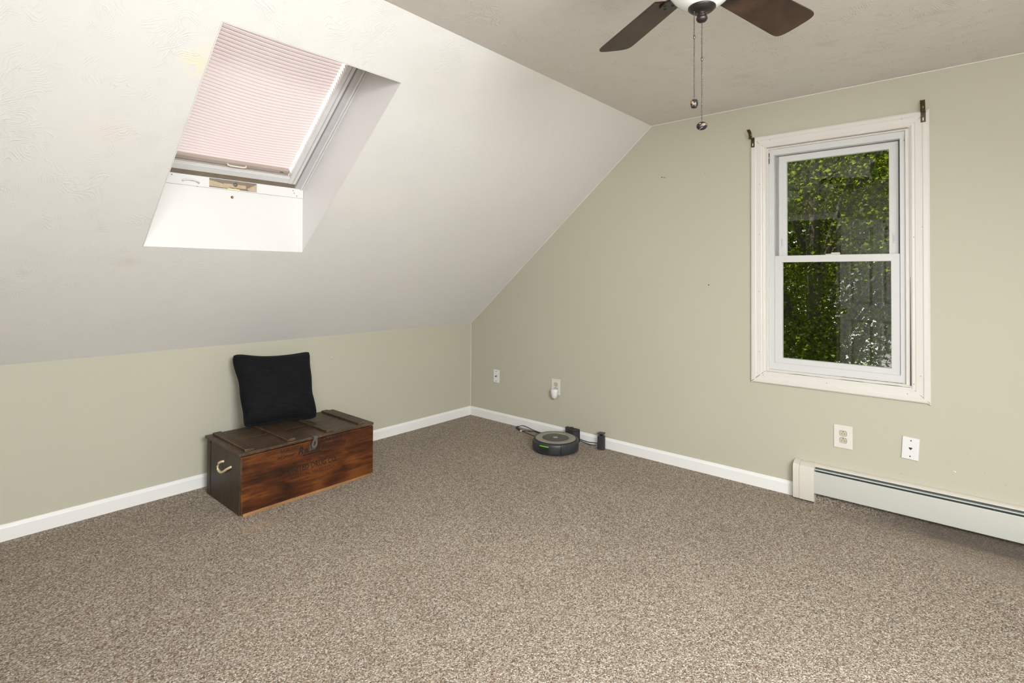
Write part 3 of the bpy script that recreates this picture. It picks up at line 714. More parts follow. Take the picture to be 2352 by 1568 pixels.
# ================================================================== WOODEN CHEST
cx0, cx1, cy0, cy1, cz = -2.292, -1.472, -.607, -.135, .319
chest = thing('wooden_chest', ((cx0+cx1)/2,(cy0+cy1)/2,0), 'old stained wooden shipping chest with printed front and battened lid', 'chest')
fp = MB().box((cx0+.002,cy0,.016),(cx1-.002,cy0+.02,cz)).build('front_panel', MT['chest_front_wood'], chest, bevel=.003)
MB().box((cx0+.004,cy1-.02,.0),(cx1-.004,cy1,cz)).build('back_panel', MT['chest_end_wood'], chest, bevel=.002)
for x,s in ((cx0,1),(cx1,-1)):
    ep = MB().box((min(x,x+.022*s),cy0+.0205,.004),(max(x,x+.022*s),cy1-.050,cz)).build('end_panel', MT['chest_end_wood'], chest, bevel=.003)
    MB().box((min(x+.012*s,x+.03*s),cy1-.0505,.004),(max(x+.012*s,x+.03*s),cy1-.042,cz-.002)).build('end_gap', MT['chest_front_wood'], ep)
    MB().box((min(x-.003*s,x+.022*s),cy1-.042,.006),(max(x-.003*s,x+.022*s),cy1+.002,cz+.001)).build('end_cleat', MT['chest_end_wood'], chest, bevel=.003)
    if s > 0:
        rp = [(x+.006,-.378,.247),(x-.006,-.360,.243),(x-.013,-.338,.232),(x-.015,-.326,.213),(x-.015,-.330,.198),(x-.015,-.352,.188),(x-.015,-.380,.189),(x-.014,-.410,.202),(x-.012,-.445,.222),(x-.002,-.474,.238),(x+.006,-.480,.241)]
        MB().tube(rp, .0065, 10).build('rope_handle', MT['rope'], chest, smooth=True)
bt = MB().add([(cx0+.012,cy0-.001,0),(cx1-.012,cy0+.010,0),(cx1-.012,cy1,0),(cx0+.012,cy1,0),(cx0+.012,cy0-.001,.0165),(cx1-.012,cy0+.010,.0158),(cx1-.012,cy1,.0158),(cx0+.012,cy1,.0165)],
              [(0,3,2,1),(4,5,6,7),(0,1,5,4),(1,2,6,5),(2,3,7,6),(3,0,4,7)]).build('base_board', MT['chest_base_wood'], chest, bevel=.001)
# lid planks, slightly sprung at the front edge
lz0, lz1 = .3275, .3435
lx0, lx1 = -2.306, -1.480
seam = -.36
for a,b in ((-.622,seam-.0008),(seam+.0008,-.126)):
    MB().box((lx0,a,lz0),(lx1,b,lz1)).build('lid_plank', MT['chest_lid_wood'], chest, bevel=.004, seg=3)
MB().box((cx0+.02,cy0+.016,.305),(cx1-.02,cy0+.030,lz0+.0005)).build('lid_rebate', MT['chest_lid_wood'], chest)
for x0_,x1_ in ((-2.272,-2.226),(-2.043,-1.995),(-1.802,-1.754),(-1.582,-1.538)):
    MB().box((x0_,-.606,lz1),(x1_,-.150,lz1+.0125)).build('batten', MT['chest_batten_wood'], chest, bevel=.002)
# hasp, staple and hinge leaf
hx = -1.885
hs = MB().box((hx-.016,-.625,lz1-.001),(hx+.014,-.575,lz1+.003)).build('hasp_plate', MT['iron'], chest, bevel=.001)
Mh = Matrix.Translation((hx+.004,-.627,.346)) @ Matrix.Rotation(.20,4,'Y')
strap = MB(Mh)
oc = [(-.013,.0),(.013,.0),(.011,-.018),(.017,-.034),(.018,-.052),(.011,-.066),(0,-.070),(-.011,-.066),(-.018,-.052),(-.017,-.034),(-.011,-.018)]
ic = [(-.003,-.030),(.003,-.030),(.0035,-.034),(.0045,-.040),(.0045,-.048),(.003,-.053),(0,-.054),(-.003,-.053),(-.0045,-.048),(-.0045,-.040),(-.0035,-.034)]
n_ = len(oc); vs = [(x,0,z) for x,z in oc]+[(x,0,z) for x,z in ic]+[(x,-.003,z) for x,z in oc]+[(x,-.003,z) for x,z in ic]
fs = []
for i in range(n_):
    j = (i+1)%n_
    fs += [(i,j,n_+j,n_+i),(2*n_+i,3*n_+i,3*n_+j,2*n_+j),(i,2*n_+i,2*n_+j,j),(n_+i,n_+j,3*n_+j,3*n_+i)]
strap.add(vs, fs); strap.build('hasp_strap', MT['hasp'], hs, bevel=.0006)
MB().tube([(hx-.016,-.624,lz1+.002),(hx+.014,-.624,lz1+.002)], .004, 8).build('hasp_pin', MT['iron'], hs, smooth=True)
MB().box((hx-.028,cy0-.003,.262),(hx+.012,cy0,.300)).build('staple_plate', MT['iron'], chest, bevel=.001)
MB().tube([(hx-.004,cy0,.293),(hx-.004,cy0-.016,.292),(hx-.004,cy0-.020,.286),(hx-.004,cy0-.016,.280),(hx-.004,cy0,.279)], .0022, 6).build('staple', MT['iron'], chest, smooth=True)
# stencilled print
ML = Matrix.Translation((0,cy0-.0004,0)) @ Matrix.Rotation(PI/2,4,'X')
text('SAVE WITH', -2.082, -1.950, .290, .017, fp, MT['ink'], ML, .0, .025)
text('SAFETY', -1.840, -1.688, .294, .022, fp, MT['ink'], ML, .0, .03)
text('at your', -2.100, -1.990, .259, .017, fp, MT['ink'], ML, .35, .02)
text('Rexall', -1.978, -1.838, .257, .034, fp, MT['ink'], ML, .25, .03)
MB().add([(-1.948,cy0-.0005,.247),(-1.836,cy0-.0005,.249),(-1.836,cy0-.0005,.243),(-1.948,cy0-.0005,.240),(-1.948,cy0,.247),(-1.836,cy0,.249),(-1.836,cy0,.243),(-1.948,cy0,.240)],
         [(0,1,2,3),(7,6,5,4),(0,4,5,1),(1,5,6,2),(2,6,7,3),(3,7,4,0)]).build('lettering', MT['ink'], fp)
text('DRUG STORE', -1.827, -1.672, .257, .018, fp, MT['ink'], ML, 0, .022)
text('FROM', -1.922, -1.841, .204, .013, fp, MT['ink'], ML, 0, 0)
text('UNITED DRUG CO.', -2.036, -1.731, .159, .033, fp, MT['ink'], ML, 0, .028)
text('BOSTON, MASS. U.S.A.', -2.021, -1.740, .126, .017, fp, MT['ink'], ML, 0, 0)
text('INC.', -1.932, -1.901, .103, .010, fp, MT['ink'], ML, .1, 0)
text('U.S.A.', -1.768, -1.731, .104, .010, fp, MT['ink'], ML, 0, -.004)

# ================================================================== CUSHION
cb = Vector((-1.935,-.318,.388)); ct = Vector((-1.905,-.118,.770))
up = (ct-cb); hh = up.length; up.normalize(); rt = Vector((1,-.01,0)); rt = (rt-up*rt.dot(up)).normalized(); nn = rt.cross(up).normalized()
if nn.y > 0: nn = -nn
NG = 28; vs = []; fs = []
def cpt(u, v, side):
    # u,v in -1..1 ; pinched corners, soft belly
    eu = 1-.075*(1-abs(v)**2.2); ev = 1-.075*(1-abs(u)**2.2)
    x = u*eu*.236+.012*v*u; y = v*ev*(hh/2+.012)
    edge = max(0,1-abs(u)**3.2)*max(0,1-abs(v)**3.2)
    t = .080*edge**.50+.008
    cr = (abs(u)*abs(v))**7; x *= 1-.055*cr; y *= 1-.055*cr
    y += -.012*math.exp(-((u-.1)/.45)**2)*max(0,v)**3
    t *= 1+.10*math.sin(3.1*u+1.3*v)+.06*math.sin(6.3*v-2.2*u)
    if side > 0: x += .006*math.sin(7*v)*(abs(u)**6); y += .006*math.sin(6*u+.8)*(abs(v)**6)
    return (cb+ct)/2+rt*x+up*y+nn*(t*side)
idx = {}
for side in (1,-1):
    for j in range(NG+1):
        for i in range(NG+1):
            idx[side,i,j] = len(vs); vs.append(cpt(-1+2*i/NG, -1+2*j/NG, side))
    for j in range(NG):
        for i in range(NG): fs.append((idx[side,i,j],idx[side,i+1,j],idx[side,i+1,j+1],idx[side,i,j+1]))
per = [(i,0) for i in range(NG)]+[(NG,j) for j in range(NG)]+[(i,NG) for i in range(NG,0,-1)]+[(0,j) for j in range(NG,0,-1)]
for a,b in zip(per, per[1:]+per[:1]): fs.append((idx[1,a[0],a[1]],idx[1,b[0],b[1]],idx[-1,b[0],b[1]],idx[-1,a[0],a[1]]))
cush = MB().add(vs, fs).build('cushion', MT['velour'], None, smooth=True, sub=1)
tag(cush, 'black chenille throw cushion leaning on the wall atop the wooden chest', 'cushion')
MB().tube([(cpt(-1+2*a/NG,-1+2*b/NG,1)+cpt(-1+2*a/NG,-1+2*b/NG,-1))/2 for a,b in per+per[:1]], .0075, 8, caps=False).build('piping', MT['velour'], cush, smooth=True)

# ================================================================== ROBOT VACUUM
RX, RY = -.287, -1.19
rob = thing('robot_vacuum', (RX,RY,0), 'round black and grey robot vacuum with a green light on its dock', 'robot vacuum')
rc = (RX,RY,0)
MB().lathe([(0,.010),(.135,.010),(.158,.016),(.163,.03),(.163,.078),(.158,.088),(.150,.0905),(0,.0905)], rc, 56).build('body', MT['black_plastic'], rob, smooth=True)
fa = math.atan2(-.72,-.69)                       # facing the room
# bumper: a half shell in three segments with dark seams
segs = [(fa-1.60,fa-.05),(fa-.04,fa+.42),(fa+.43,fa+1.60)]
ang_front = math.atan2(-1.295-RY,-.377-RX); ang_right = math.atan2(-1.327-RY,-.235-RX)
cuts = [ang_right+1.25-2.75, 0, 0]
a_r = ang_right; a_f = ang_front
for (s0,s1) in ((a_f-1.75,a_f-.012),(a_f+.012,a_r-.015),(a_r+.015,a_r+.85)):
    MB().lathe([(.158,.012),(.168,.014),(.171,.020),(.171,.074),(.168,.083),(.160,.0885),(.156,.0885),(.156,.012),(.158,.012)], rc, 28, a0=s0, a1=s1).build('bumper', MT['bumper'], rob, smooth=True)
MB().lathe([(.152,.0885),(.158,.0885),(.159,.0905),(.156,.092),(.151,.092)], rc, 64).build('rim', MT['black_plastic'], rob, smooth=True)
MB().lathe([(.099,.0900),(.149,.0900),(.149,.0915),(.146,.0925),(.101,.0925),(.099,.0915),(.099,.0900)], rc, 64).build('top_ring', MT['robot_grey'], rob, smooth=True)
pl = MB().lathe([(0,.0900),(.0985,.0900),(.0985,.0915),(.096,.0922),(0,.0922)], rc, 64).build('top_plate', MT['robot_dark'], rob, smooth=True)
MB().lathe([(0,.0922),(.0175,.0922),(.0170,.0935),(.015,.0940),(0,.0940)], rc, 32).build('clean_button', MT['robot_button'], rob, smooth=True)
ga = math.atan2(.35,.55)
MB().lathe([(.0945,.0920),(.0985,.0920),(.0985,.0927),(.0945,.0927),(.0945,.0920)], rc, 16, a0=ga-.75, a1=ga-.15).build('status_arc', MT['green_led'], pl)
MB().lathe([(.124,.0922),(.1252,.0922),(.1252,.0928),(.124,.0928),(.124,.0922)], rc, 16, a0=ga-1.5, a1=ga-.3).build('ring_seam', MT['dark'], rob)
g0 = math.atan2(-1.175-RY,-.463-RX); g1 = math.atan2(-1.250-RY,-.455-RX)
if g1 < g0: g1 += 2*PI
MB().lathe([(.1690,.067),(.1716,.067),(.1716,.0725),(.1690,.0725),(.1690,.067)], rc, 12, a0=g0, a1=g1).build('indicator_light', MT['green_led'], rob)
MB().lathe([(.1690,.026),(.1713,.026),(.1713,.062),(.1690,.062),(.1690,.026)], rc, 12, a0=g0-.02, a1=g1+.02).build('sensor_window', MT['black_plastic'], rob)
tx = Matrix.Translation((RX,RY,.0924)) @ Matrix.Rotation(yaw-PI/2+.25,4,'Z')
text('iRobot', -.028, .004, -.056, .009, pl, MT['text_grey'], tx)
# dock
dk = thing('charging_dock', (-.075,-1.165,0), 'small black charging dock against the baseboard behind the robot vacuum', 'charging dock')
db = MB()
dp = [(-.062,-.0),(-.058,-.028),(-.036,-.052),(0,-.060),(.036,-.052),(.058,-.028),(.062,0)]
Md = Matrix.Translation((-.016,-1.165,0)) @ Matrix.Rotation(PI/2,4,'Z') @ Matrix.Scale(-1,4,(0,1,0))
db.prism([(x,-y) for x,y in dp] , .0, .088, Matrix.Translation((-.016,-1.165,0)) @ Matrix.Rotation(PI/2,4,'Z'))
db.build('dock_body', MT['black_matte'], dk, bevel=.004)
MB(Matrix.Translation((-.016,-1.165,.086)) @ Matrix.Rotation(PI/2,4,'Z')).prism([(x*1.02,-y*1.03) for x,y in dp], .0, .017).build('dock_hood', MT['black_matte'], dk, bevel=.007, seg=3)
MB().lathe([(0,0),(.013,0),(.013,.006),(.009,.011),(0,.012)], (-.045,-1.170,.102), 18).build('dock_beacon', MT['black_plastic'], dk, smooth=True)
MB().lathe([(0,0),(.011,0),(.012,.010),(.008,.014),(0,.014)], (-.066,-1.135,.078), 16).build('dock_sensor', MT['bumper'], dk, smooth=True)
MB().box((-.118,-1.215,0),(-.075,-1.115,.010)).build('dock_base', MT['black_matte'], dk, bevel=.003)
# sensor tower
TX, TY = -.047, -1.436
tw = thing('sensor_tower', (TX,TY,0), 'small black square tower with a raised cap by the baseboard', 'sensor tower')
Mt = Matrix.Translation((TX,TY,0)) @ Matrix.Rotation(.25,4,'Z')
def rsq(h, r, n=5):
    P = []
    for qx,qy,a0 in ((1,1,0),(-1,1,PI/2),(-1,-1,PI),(1,-1,3*PI/2)):
        for i in range(n+1):
            a = a0+PI/2*i/n; P.append((qx*(h-r)+r*math.cos(a), qy*(h-r)+r*math.sin(a)))
    return P
MB(Mt).prism(rsq(.025,.012), 0, .098).build('tower_body', MT['black_matte'], tw, bevel=.002)
MB(Mt).prism(rsq(.0235,.011), .098, .101).build('tower_rim', MT['bumper'], tw, bevel=.001)
MB(Mt).lathe([(.013,.100),(.013,.112),(.020,.116),(0,.116)], n=20).build('tower_neck', MT['black_plastic'], tw, smooth=True)
MB(Mt).prism(rsq(.0265,.012), .1155, .121).build('tower_cap', MT['bumper'], tw, bevel=.002)
# power cords
def smooth_path(P, n=6):
    P = [Vector(p) for p in P]; out = []
    for i in range(len(P)-1):
        a,b,c,d = P[max(i-1,0)],P[i],P[i+1],P[min(i+2,len(P)-1)]
        for k in range(n):
            t = k/n
            out.append(.5*((2*b)+(c-a)*t+(2*a-5*b+4*c-d)*t*t+(3*b-a-3*c+d)*t**3))
    return out+[P[-1]]
pc = thing('power_cord', (-.08,-.75,0), 'black power cord with plug lying on the carpet left of the robot vacuum', 'cord')
MB().tube(smooth_path([(-.060,-.628,.012),(-.034,-.650,.024),(-.030,-.700,.022),(-.034,-.780,.010),(-.040,-.87,.006),(-.045,-.98,.005),(-.040,-1.095,.007)]), .0030, 7).build('cord', MT['black_plastic'], pc, smooth=True)
MB().tube(smooth_path([(-.112,-.712,.008),(-.080,-.760,.010),(-.055,-.815,.008),(-.060,-.88,.006),(-.09,-1.0,.005)]), .0030, 7).build('cord', MT['black_plastic'], pc, smooth=True)
MB().tube(smooth_path([(-.112,-.712,.008),(-.122,-.765,.008),(-.134,-.83,.006),(-.145,-.90,.005),(-.165,-1.00,.005)]), .0030, 7).build('cord', MT['black_plastic'], pc, smooth=True)
MB().tube([(-.055,-.622,.012),(-.072,-.632,.012),(-.092,-.664,.010),(-.108,-.700,.009)], [.009,.010,.007,.004], 10).build('plug', MT['black_matte'], pc, smooth=True)
MB().box((-.122,-.718,.004),(-.110,-.703,.013)).build('cord_tag', MT['white_plastic'], pc, bevel=.001)
tc = thing('tower_cord', (-.03,-1.32,0), 'black looped cord running from the dock to the small tower', 'cord')
MB().tube(smooth_path([(-.030,-1.228,.030),(-.028,-1.27,.024),(-.026,-1.315,.021),(-.028,-1.35,.027),(-.033,-1.395,.032),(-.040,-1.412,.034)]), .0030, 7).build('cord', MT['black_plastic'], tc, smooth=True)
MB().tube(smooth_path([(-.034,-1.228,.020),(-.034,-1.28,.012),(-.032,-1.33,.008),(-.032,-1.37,.013),(-.036,-1.412,.024)]), .0030, 7).build('cord', MT['black_plastic'], tc, smooth=True)

# ================================================================== WALL PLATES
def plate(name, y0, y1, z0, z1, label, mat, tilt=0, thick=.006, round_=.0035):
    cy, cz_ = (y0+y1)/2, (z0+z1)/2
    t = thing(name, (0,cy,cz_), label, 'wall plate' if 'outlet' not in name else 'outlet')
    Mp = Matrix.Translation((0,cy,cz_)) @ Matrix.Rotation(tilt,4,'X')
    hy, hz = abs(y1-y0)/2, (z1-z0)/2
    b = MB(Mp).box((-thick,-hy,-hz),(0,hy,hz)).build('plate', mat, t, bevel=round_, seg=3)
    return t, Mp, b
def receptacle(t, Mp, zc, th, occupied=False):
    P = []
    for i in range(24):
        a = 2*PI*i/24; P.append((max(-.0172,min(.0172,.0185*math.cos(a))), max(-.0142,min(.0142,.0185*math.sin(a)))))
    cl = []
    for p_ in P:
        if not cl or math.hypot(p_[0]-cl[-1][0],p_[1]-cl[-1][1])>1e-5: cl.append(p_)
    Mr = Mp @ Matrix.Translation((-th,0,zc)) @ Matrix.Rotation(-PI/2,4,'Y') @ Matrix.Rotation(PI/2,4,'Z')
    r = MB(Mr).prism([(a,b) for a,b in cl], -.001, .0012).build('receptacle', MT['receptacle'], t)
    MB(Mr).prism([(a*1.07,b*1.07) for a,b in cl], -.001, .0002).build('receptacle_gap', MT['dark'], r)
    for a,h_ in ((-.0065,.0042),(.0065,.0035)):
        MB(Mr).box((a-.0011,.0060-2*h_*.95,.001),(a+.0011,.0060,.0015)).build('slot', MT['dark'], r)
    MB(Mr).lathe([(0,.001),(.0026,.001),(.0026,.0015),(0,.0015)], (0,-.0092,0), 10).build('slot', MT['dark'], r)
    return r
def screw(t, Mp, zc, th, mat='steel', r=.003):
    MB(Mp @ Matrix.Translation((-th,0,zc)) @ Matrix.Rotation(-PI/2,4,'Y')).lathe([(0,-.001),(r,-.001),(r,.0006),(r*.6,.0012),(0,.0012)], n=10).build('screw', MT[mat], t)
t, Mp, b = plate('cable_plate', -.293, -.364, .338, .452, 'small off-white cable jack plate low on the wall near the corner', MT['white_plastic'])
screw(t,Mp,.042,.006,'dark',.0034); screw(t,Mp,-.042,.006,'dark',.0034)
MB(Mp @ Matrix.Translation((-.006,0,0)) @ Matrix.Rotation(-PI/2,4,'Y')).lathe([(0,0),(.0065,0),(.0065,.003),(.0045,.004),(.0045,.012),(.0025,.012),(.0025,.006),(0,.006)], n=14).build('coaxial_jack', MT['brass'], t, smooth=False)
t, Mp, b = plate('wall_outlet', -.939, -1.029, .328, .457, 'almond outlet with a white plug-in in its lower socket', MT['ivory'])
receptacle(t,Mp,.0195,.006); receptacle(t,Mp,-.0195,.006); screw(t,Mp,0,.006,'steel')
t2, Mp2, b = plate('wall_outlet', -2.932, -3.024, .330, .459, 'wide off-white outlet with two empty sockets under the window', MT['ivory'])
receptacle(t2,Mp2,.0195,.006); receptacle(t2,Mp2,-.0195,.006); screw(t2,Mp2,0,.006,'steel')
t3, Mp3, b = plate('phone_plate', -3.245, -3.317, .339, .453, 'crooked white phone jack plate above the baseboard heater', MT['white_plastic'], .055, .009, .0012)
screw(t3,Mp3,.041,.009,'iron',.0034); screw(t3,Mp3,-.041,.009,'dark',.0034)
MB(Mp3 @ Matrix.Translation((-.0088,0,0)) @ Matrix.Rotation(-PI/2,4,'Y')).prism([(.005,-.0075),(.005,.0075),(.0005,.0075),(-.004,.003),(-.007,.002),(-.007,-.002),(-.004,-.003),(.0005,-.0075)], -.0005, .0005).build('jack_opening', MT['dark'], t3)
# plug-in freshener
pf = thing('plug_in_freshener', (-.010,-.988,.345), 'white teardrop plug-in air freshener in the almond outlet', 'air freshener')
vs = []; fs = []; NN = 20; prof_ = [(0.0,-.041),(.012,-.0405),(.019,-.034),(.024,-.018),(.0285,.004),(.0300,.018),(.0285,.027),(.021,.0335),(.010,.0355),(0.0,.0358)]
Mf = Matrix.Translation((-.034,-.990,.345))
for r_,z_ in prof_:
    for k in range(NN):
        a = 2*PI*k/NN; ca,sa = math.cos(a), math.sin(a)
        sq = 1/max(abs(ca)**2.6+abs(sa)**2.6,1e-6)**(1/2.6)
        vs.append((ca*sq*min(.024,r_*.9), sa*sq*r_, z_))
for j in range(len(prof_)-1):
    for k in range(NN): fs.append((j*NN+k, j*NN+(k+1)%NN, (j+1)*NN+(k+1)%NN, (j+1)*NN+k))
MB(Mf).add(vs, fs).build('shell', MT['white_plastic'], pf, smooth=True)
MB().box((-.0165,-1.000,.325),(-.0075,-.976,.356)).build('plug_block', MT['white_plastic'], pf, bevel=.002)
MB().lathe([(0,0),(.005,0),(.005,.002),(0,.002)], (-.045,-.984,.3040), 10).build('vent', MT['dark'], pf)

# ================================================================== CURTAIN-ROD BRACKETS
def rod_bracket(y, z, label, tip, swing):
    t = thing('curtain_bracket', (-.019,y,z), label, 'bracket', None)
    x = -.0187
    pl = MB().box((x-.0018,y-.0105,z-.050),(x,y+.0105,z+.008)).build('back_plate', MT['brass'], t, bevel=.0006)
    MB().box((x-.0026,y-.0022,z-.042),(x-.0016,y+.0022,z-.026)).build('slot', MT['white_plastic'], pl)
    dot((x-.0022,y,z-.006), .0035, MT['dark'], pl, 'x', 'screw', .0012)
    # arm that folds out from the plate and the curved rod cradle
    d = Vector((-math.cos(swing), math.sin(swing), 0)); s_ = Vector((math.sin(swing), math.cos(swing), 0))
    o_ = Vector((x-.0018,y,z+.004))
    Ma = Matrix.Identity(4)
    for i in range(3): Ma[i][0], Ma[i][1], Ma[i][2], Ma[i][3] = d[i], s_[i], (0,0,1)[i], o_[i]
    MB(Ma).box((-.001,-.0095,-.004),(.030,.0095,-.002)).build('arm', MT['brass'], t, bevel=.0005)
    MB(Ma).box((-.001,-.0095,-.004),(.001,.0095,.006)).build('arm_root', MT['brass'], t, bevel=.0005)
    vs = []; fs = []; K = 14
    for i in range(K+1):
        a = -2.2+3.1*i/K
        cxx, czz = .046+.018*math.sin(a)*-1, .018+.022*-math.cos(a)
        for w_ in (-.0105,.0105):
            vs.append((.030+.020*(1-math.cos(1.9*i/K)) - .012*math.sin(2.6*i/K), w_, -.004+.052*i/K))
    for i in range(K): fs.append((2*i,2*i+1,2*i+3,2*i+2))
    c = MB(Ma).add(vs, fs).build('rod_cradle', MT['brass'], t, smooth=True)
    m_ = c.modifiers.new('solid','SOLIDIFY'); m_.thickness = .002; m_.offset = 0
    return t
rod_bracket(-2.503, 2.143, 'bronze curtain rod bracket at the window casing corner nearer the sloped ceiling', 0, .25)
rod_bracket(-3.341, 2.143, 'bronze curtain rod bracket at the window casing corner above the heater', 0, 0)

# ================================================================== BASEBOARD HEATER
he0, he1 = -2.735, -4.95
ht = thing('baseboard_heater', (-.03,(he0+he1)/2,0), 'long cream hot-water baseboard heater under the window', 'heater')
def hext(poly, y0, y1, name, mat, parent, bevel=.001):
    vs = [(x,y0,z) for x,z in poly]+[(x,y1,z) for x,z in poly]; n = len(poly)
    return MB().add(vs, [tuple(range(n)), tuple(range(n,2*n))[::-1]]+[(i,(i+1)%n,(i+1)%n+n,i+n) for i in range(n)]).build(name, mat, parent, bevel=bevel)
hc = -2.845
hext([(0,.06),(-.003,.06),(-.003,.214),(0,.214)], he0-.02, he1, 'back_plate', MT['heater_enamel'], ht, 0)
hext([(0,.216),(-.012,.2165),(-.030,.2105),(-.037,.2055),(-.0365,.2030),(-.030,.2065),(-.012,.2130),(0,.2130)], hc+.004, he1, 'hood', MT['heater_cap'], ht)
hext([(-.030,.193),(-.0475,.1945),(-.0500,.1925),(-.0500,.1895),(-.0478,.1895),(-.0465,.1915),(-.030,.190)], hc+.002, he1, 'damper', MT['heater_enamel'], ht)
hext([(-.030,.150),(-.032,.150),(-.032,.2065),(-.030,.2065)], hc, he1, 'inner_baffle', MT['fin_dark'], ht, 0)
hext([(-.033,.176),(-.055,.1785),(-.055,.1765),(-.033,.174)], hc, he1, 'inner_ledge', MT['fin_dark'], ht, 0)
fpn = hext([(-.058,.183),(-.0605,.184),(-.063,.181),(-.066,.070),(-.064,.062),(-.054,.060),(-.054,.062),(-.062,.065),(-.0605,.178),(-.058,.181)], hc+.004, he1, 'front_panel', MT['heater_enamel'], ht)
MB().tube([(-.032,hc+.01,.105),(-.032,he1,.105)], .011, 10).build('pipe', MT['fin_dark'], ht, smooth=True)
for i,y in enumerate((-3.06,-3.60,-4.15,-4.7)):
    hext([(-.031,.176),(-.058,.180),(-.058,.186),(-.050,.190),(-.031,.192)], y, y-.006, 'bracket', MT['fin_dark'], ht, 0)
ce = hext([(-.085,-.02),(-.085,.0),(-.050,.012),(-.020,.036),(0,.050),(0,-.02)], hc+.002, he1, 'carpet_edge', MT['carpet'], floor, 0)
ec = hext([(0,.010),(-.064,.012),(-.0655,.015),(-.0655,.190),(-.060,.206),(-.040,.2155),(-.015,.221),(0,.221)], he0, he0-.034, 'end_cap', MT['heater_cap'], ht, .002)
hext([(0,.010),(-.066,.012),(-.0675,.015),(-.0675,.188),(-.062,.204),(-.040,.2135),(-.015,.219),(0,.219)], he0-.0345, hc, 'splice_cover', MT['heater_cap'], ht, .002)

# ---- small blemishes of the walls
for (y,z,r,mk) in ((-2.221,1.235,.0042,'dark'),(-1.892,1.982,.004,'dark'),(-1.905,1.979,.003,'rust'),(-1.914,1.977,.0035,'dark'),(-2.198,1.972,.002,'rust')):
    dot((-.0002,y,z), r, MT[mk], wall_right)
for (y,z,r) in ((-3.461,.317,.003),(-3.455,.319,.002)):
    dot((-.0002,y,z), r, MT['trim_paint'], wall_right, 'x', 'paint_chip')
MB().ball((-1.419,-.0005,.689), (.003,.001,.0045), 8, 6).build('paint_chip', MT['trim_paint'], wall_left)

# ================================================================== DOOR BEHIND THE CAMERA (mirrored in the panes)
door = sroot('door_1', (XB+.05,-2.68,0), 'white six-panel door opened flat against the back wall')
dx0, dx1 = XB+.020, XB+.055
ya, yb = -2.295, -3.055; st = .105; zt_ = 1.985
yl = [ya-st, (ya+yb)/2+.05, (ya+yb)/2-.05, yb+st]
def dbox(y0,y1,z0,z1,x0,x1,name,par,bev=.004): return MB().box((x0,min(y0,y1),z0),(x1,max(y0,y1),z1)).build(name, MT['door_paint'], par, bevel=bev)
for y0,y1 in ((ya,ya-st),(yl[1],yl[2]),(yb+st,yb)): dbox(y0,y1,.012,zt_,dx0,dx1,'stile',door)
rails = [(.012,.22),(.77,.955),(1.58,1.68),(1.88,zt_)]
for z0,z1 in rails:
    for y0,y1 in ((yl[0],yl[1]),(yl[2],yl[3])): dbox(y0,y1,z0,z1,dx0,dx1,'rail',door)
for (za,zb_) in zip([r[1] for r in rails[:-1]],[r[0] for r in rails[1:]]):
    for y0,y1 in ((yl[0],yl[1]),(yl[2],yl[3])):
        pn = dbox(y0,y1,za,zb_,dx0+.008,dx1-.014,'panel',door,0)
        dbox(y0-.03,y1+.03,za+.03,zb_-.03,dx0+.010,dx1-.004,'raised_field',pn,.010)
Mk = Matrix.Translation((dx1,-2.345,.875)) @ Matrix.Rotation(PI/2,4,'Y')
MB(Mk).lathe([(0,0),(.032,0),(.032,.004),(.012,.008),(.010,.022),(.022,.030),(.027,.042),(.022,.054),(0,.058)], n=24).build('knob', MT['gold'], door, smooth=True)
for z in (.2,1.0,1.8): MB().box((XB,yb-.004,z-.045),(dx0+.01,yb+.004,z+.045)).build('hinge', MT['gold'], door)
for i,(a,b) in enumerate((((DY0+.07,0),(DY0,2.09)),((DY1,0),(DY1-.035,2.09)),((DY0+.07,2.02),(DY1-.035,2.09)))):
    struct(MB().box((XB,b[0],a[1]),(XB+.016,a[0],b[1])).build('trim_%d'%(4+i), MT['trim_paint'], bevel=.003), 'white casing board of the doorway')

# frames of the two assumed daylight openings behind the camera
w3 = sroot('assumed_window_3', (XB,(BY0+BY1)/2,BZ0), 'assumed white framed window in the wall behind the camera')
ring_boards((BY0+.07,BZ0-.07), (BY1-.07,BZ1+.07), (.075,.075,.075,.075), XB, XB+.018, 'casing', MT['casing_paint'], w3)
ring_boards((BY0,BZ0), (BY1,BZ1), (.04,.04,.04,.04), XB-.05, XB-.01, 'frame', MT['vinyl'], w3)
MB().box((XB-.045,BY1+.04,(BZ0+BZ1)/2-.02),(XB-.015,BY0-.04,(BZ0+BZ1)/2+.02)).build('meeting_rail', MT['vinyl'], w3)
w4 = sroot('assumed_window_4', SM2 @ Vector(((OU0+OU1)/2,OV0,.1)), 'assumed open roof skylight in the slope behind the camera')
for a,b in (((OU0,OV0+.03,.16),(OU0+.03,OV1,.22)),((OU1-.03,OV0+.03,.16),(OU1,OV1,.22)),((OU0+.03,OV1-.03,.16),(OU1-.03,OV1,.22)),((OU0+.03,OV0+.075,.16),(OU1-.03,OV0+.10,.22))):
    MB(SM2).box(a,b).build('frame_board', MT['sky_white'], w4)

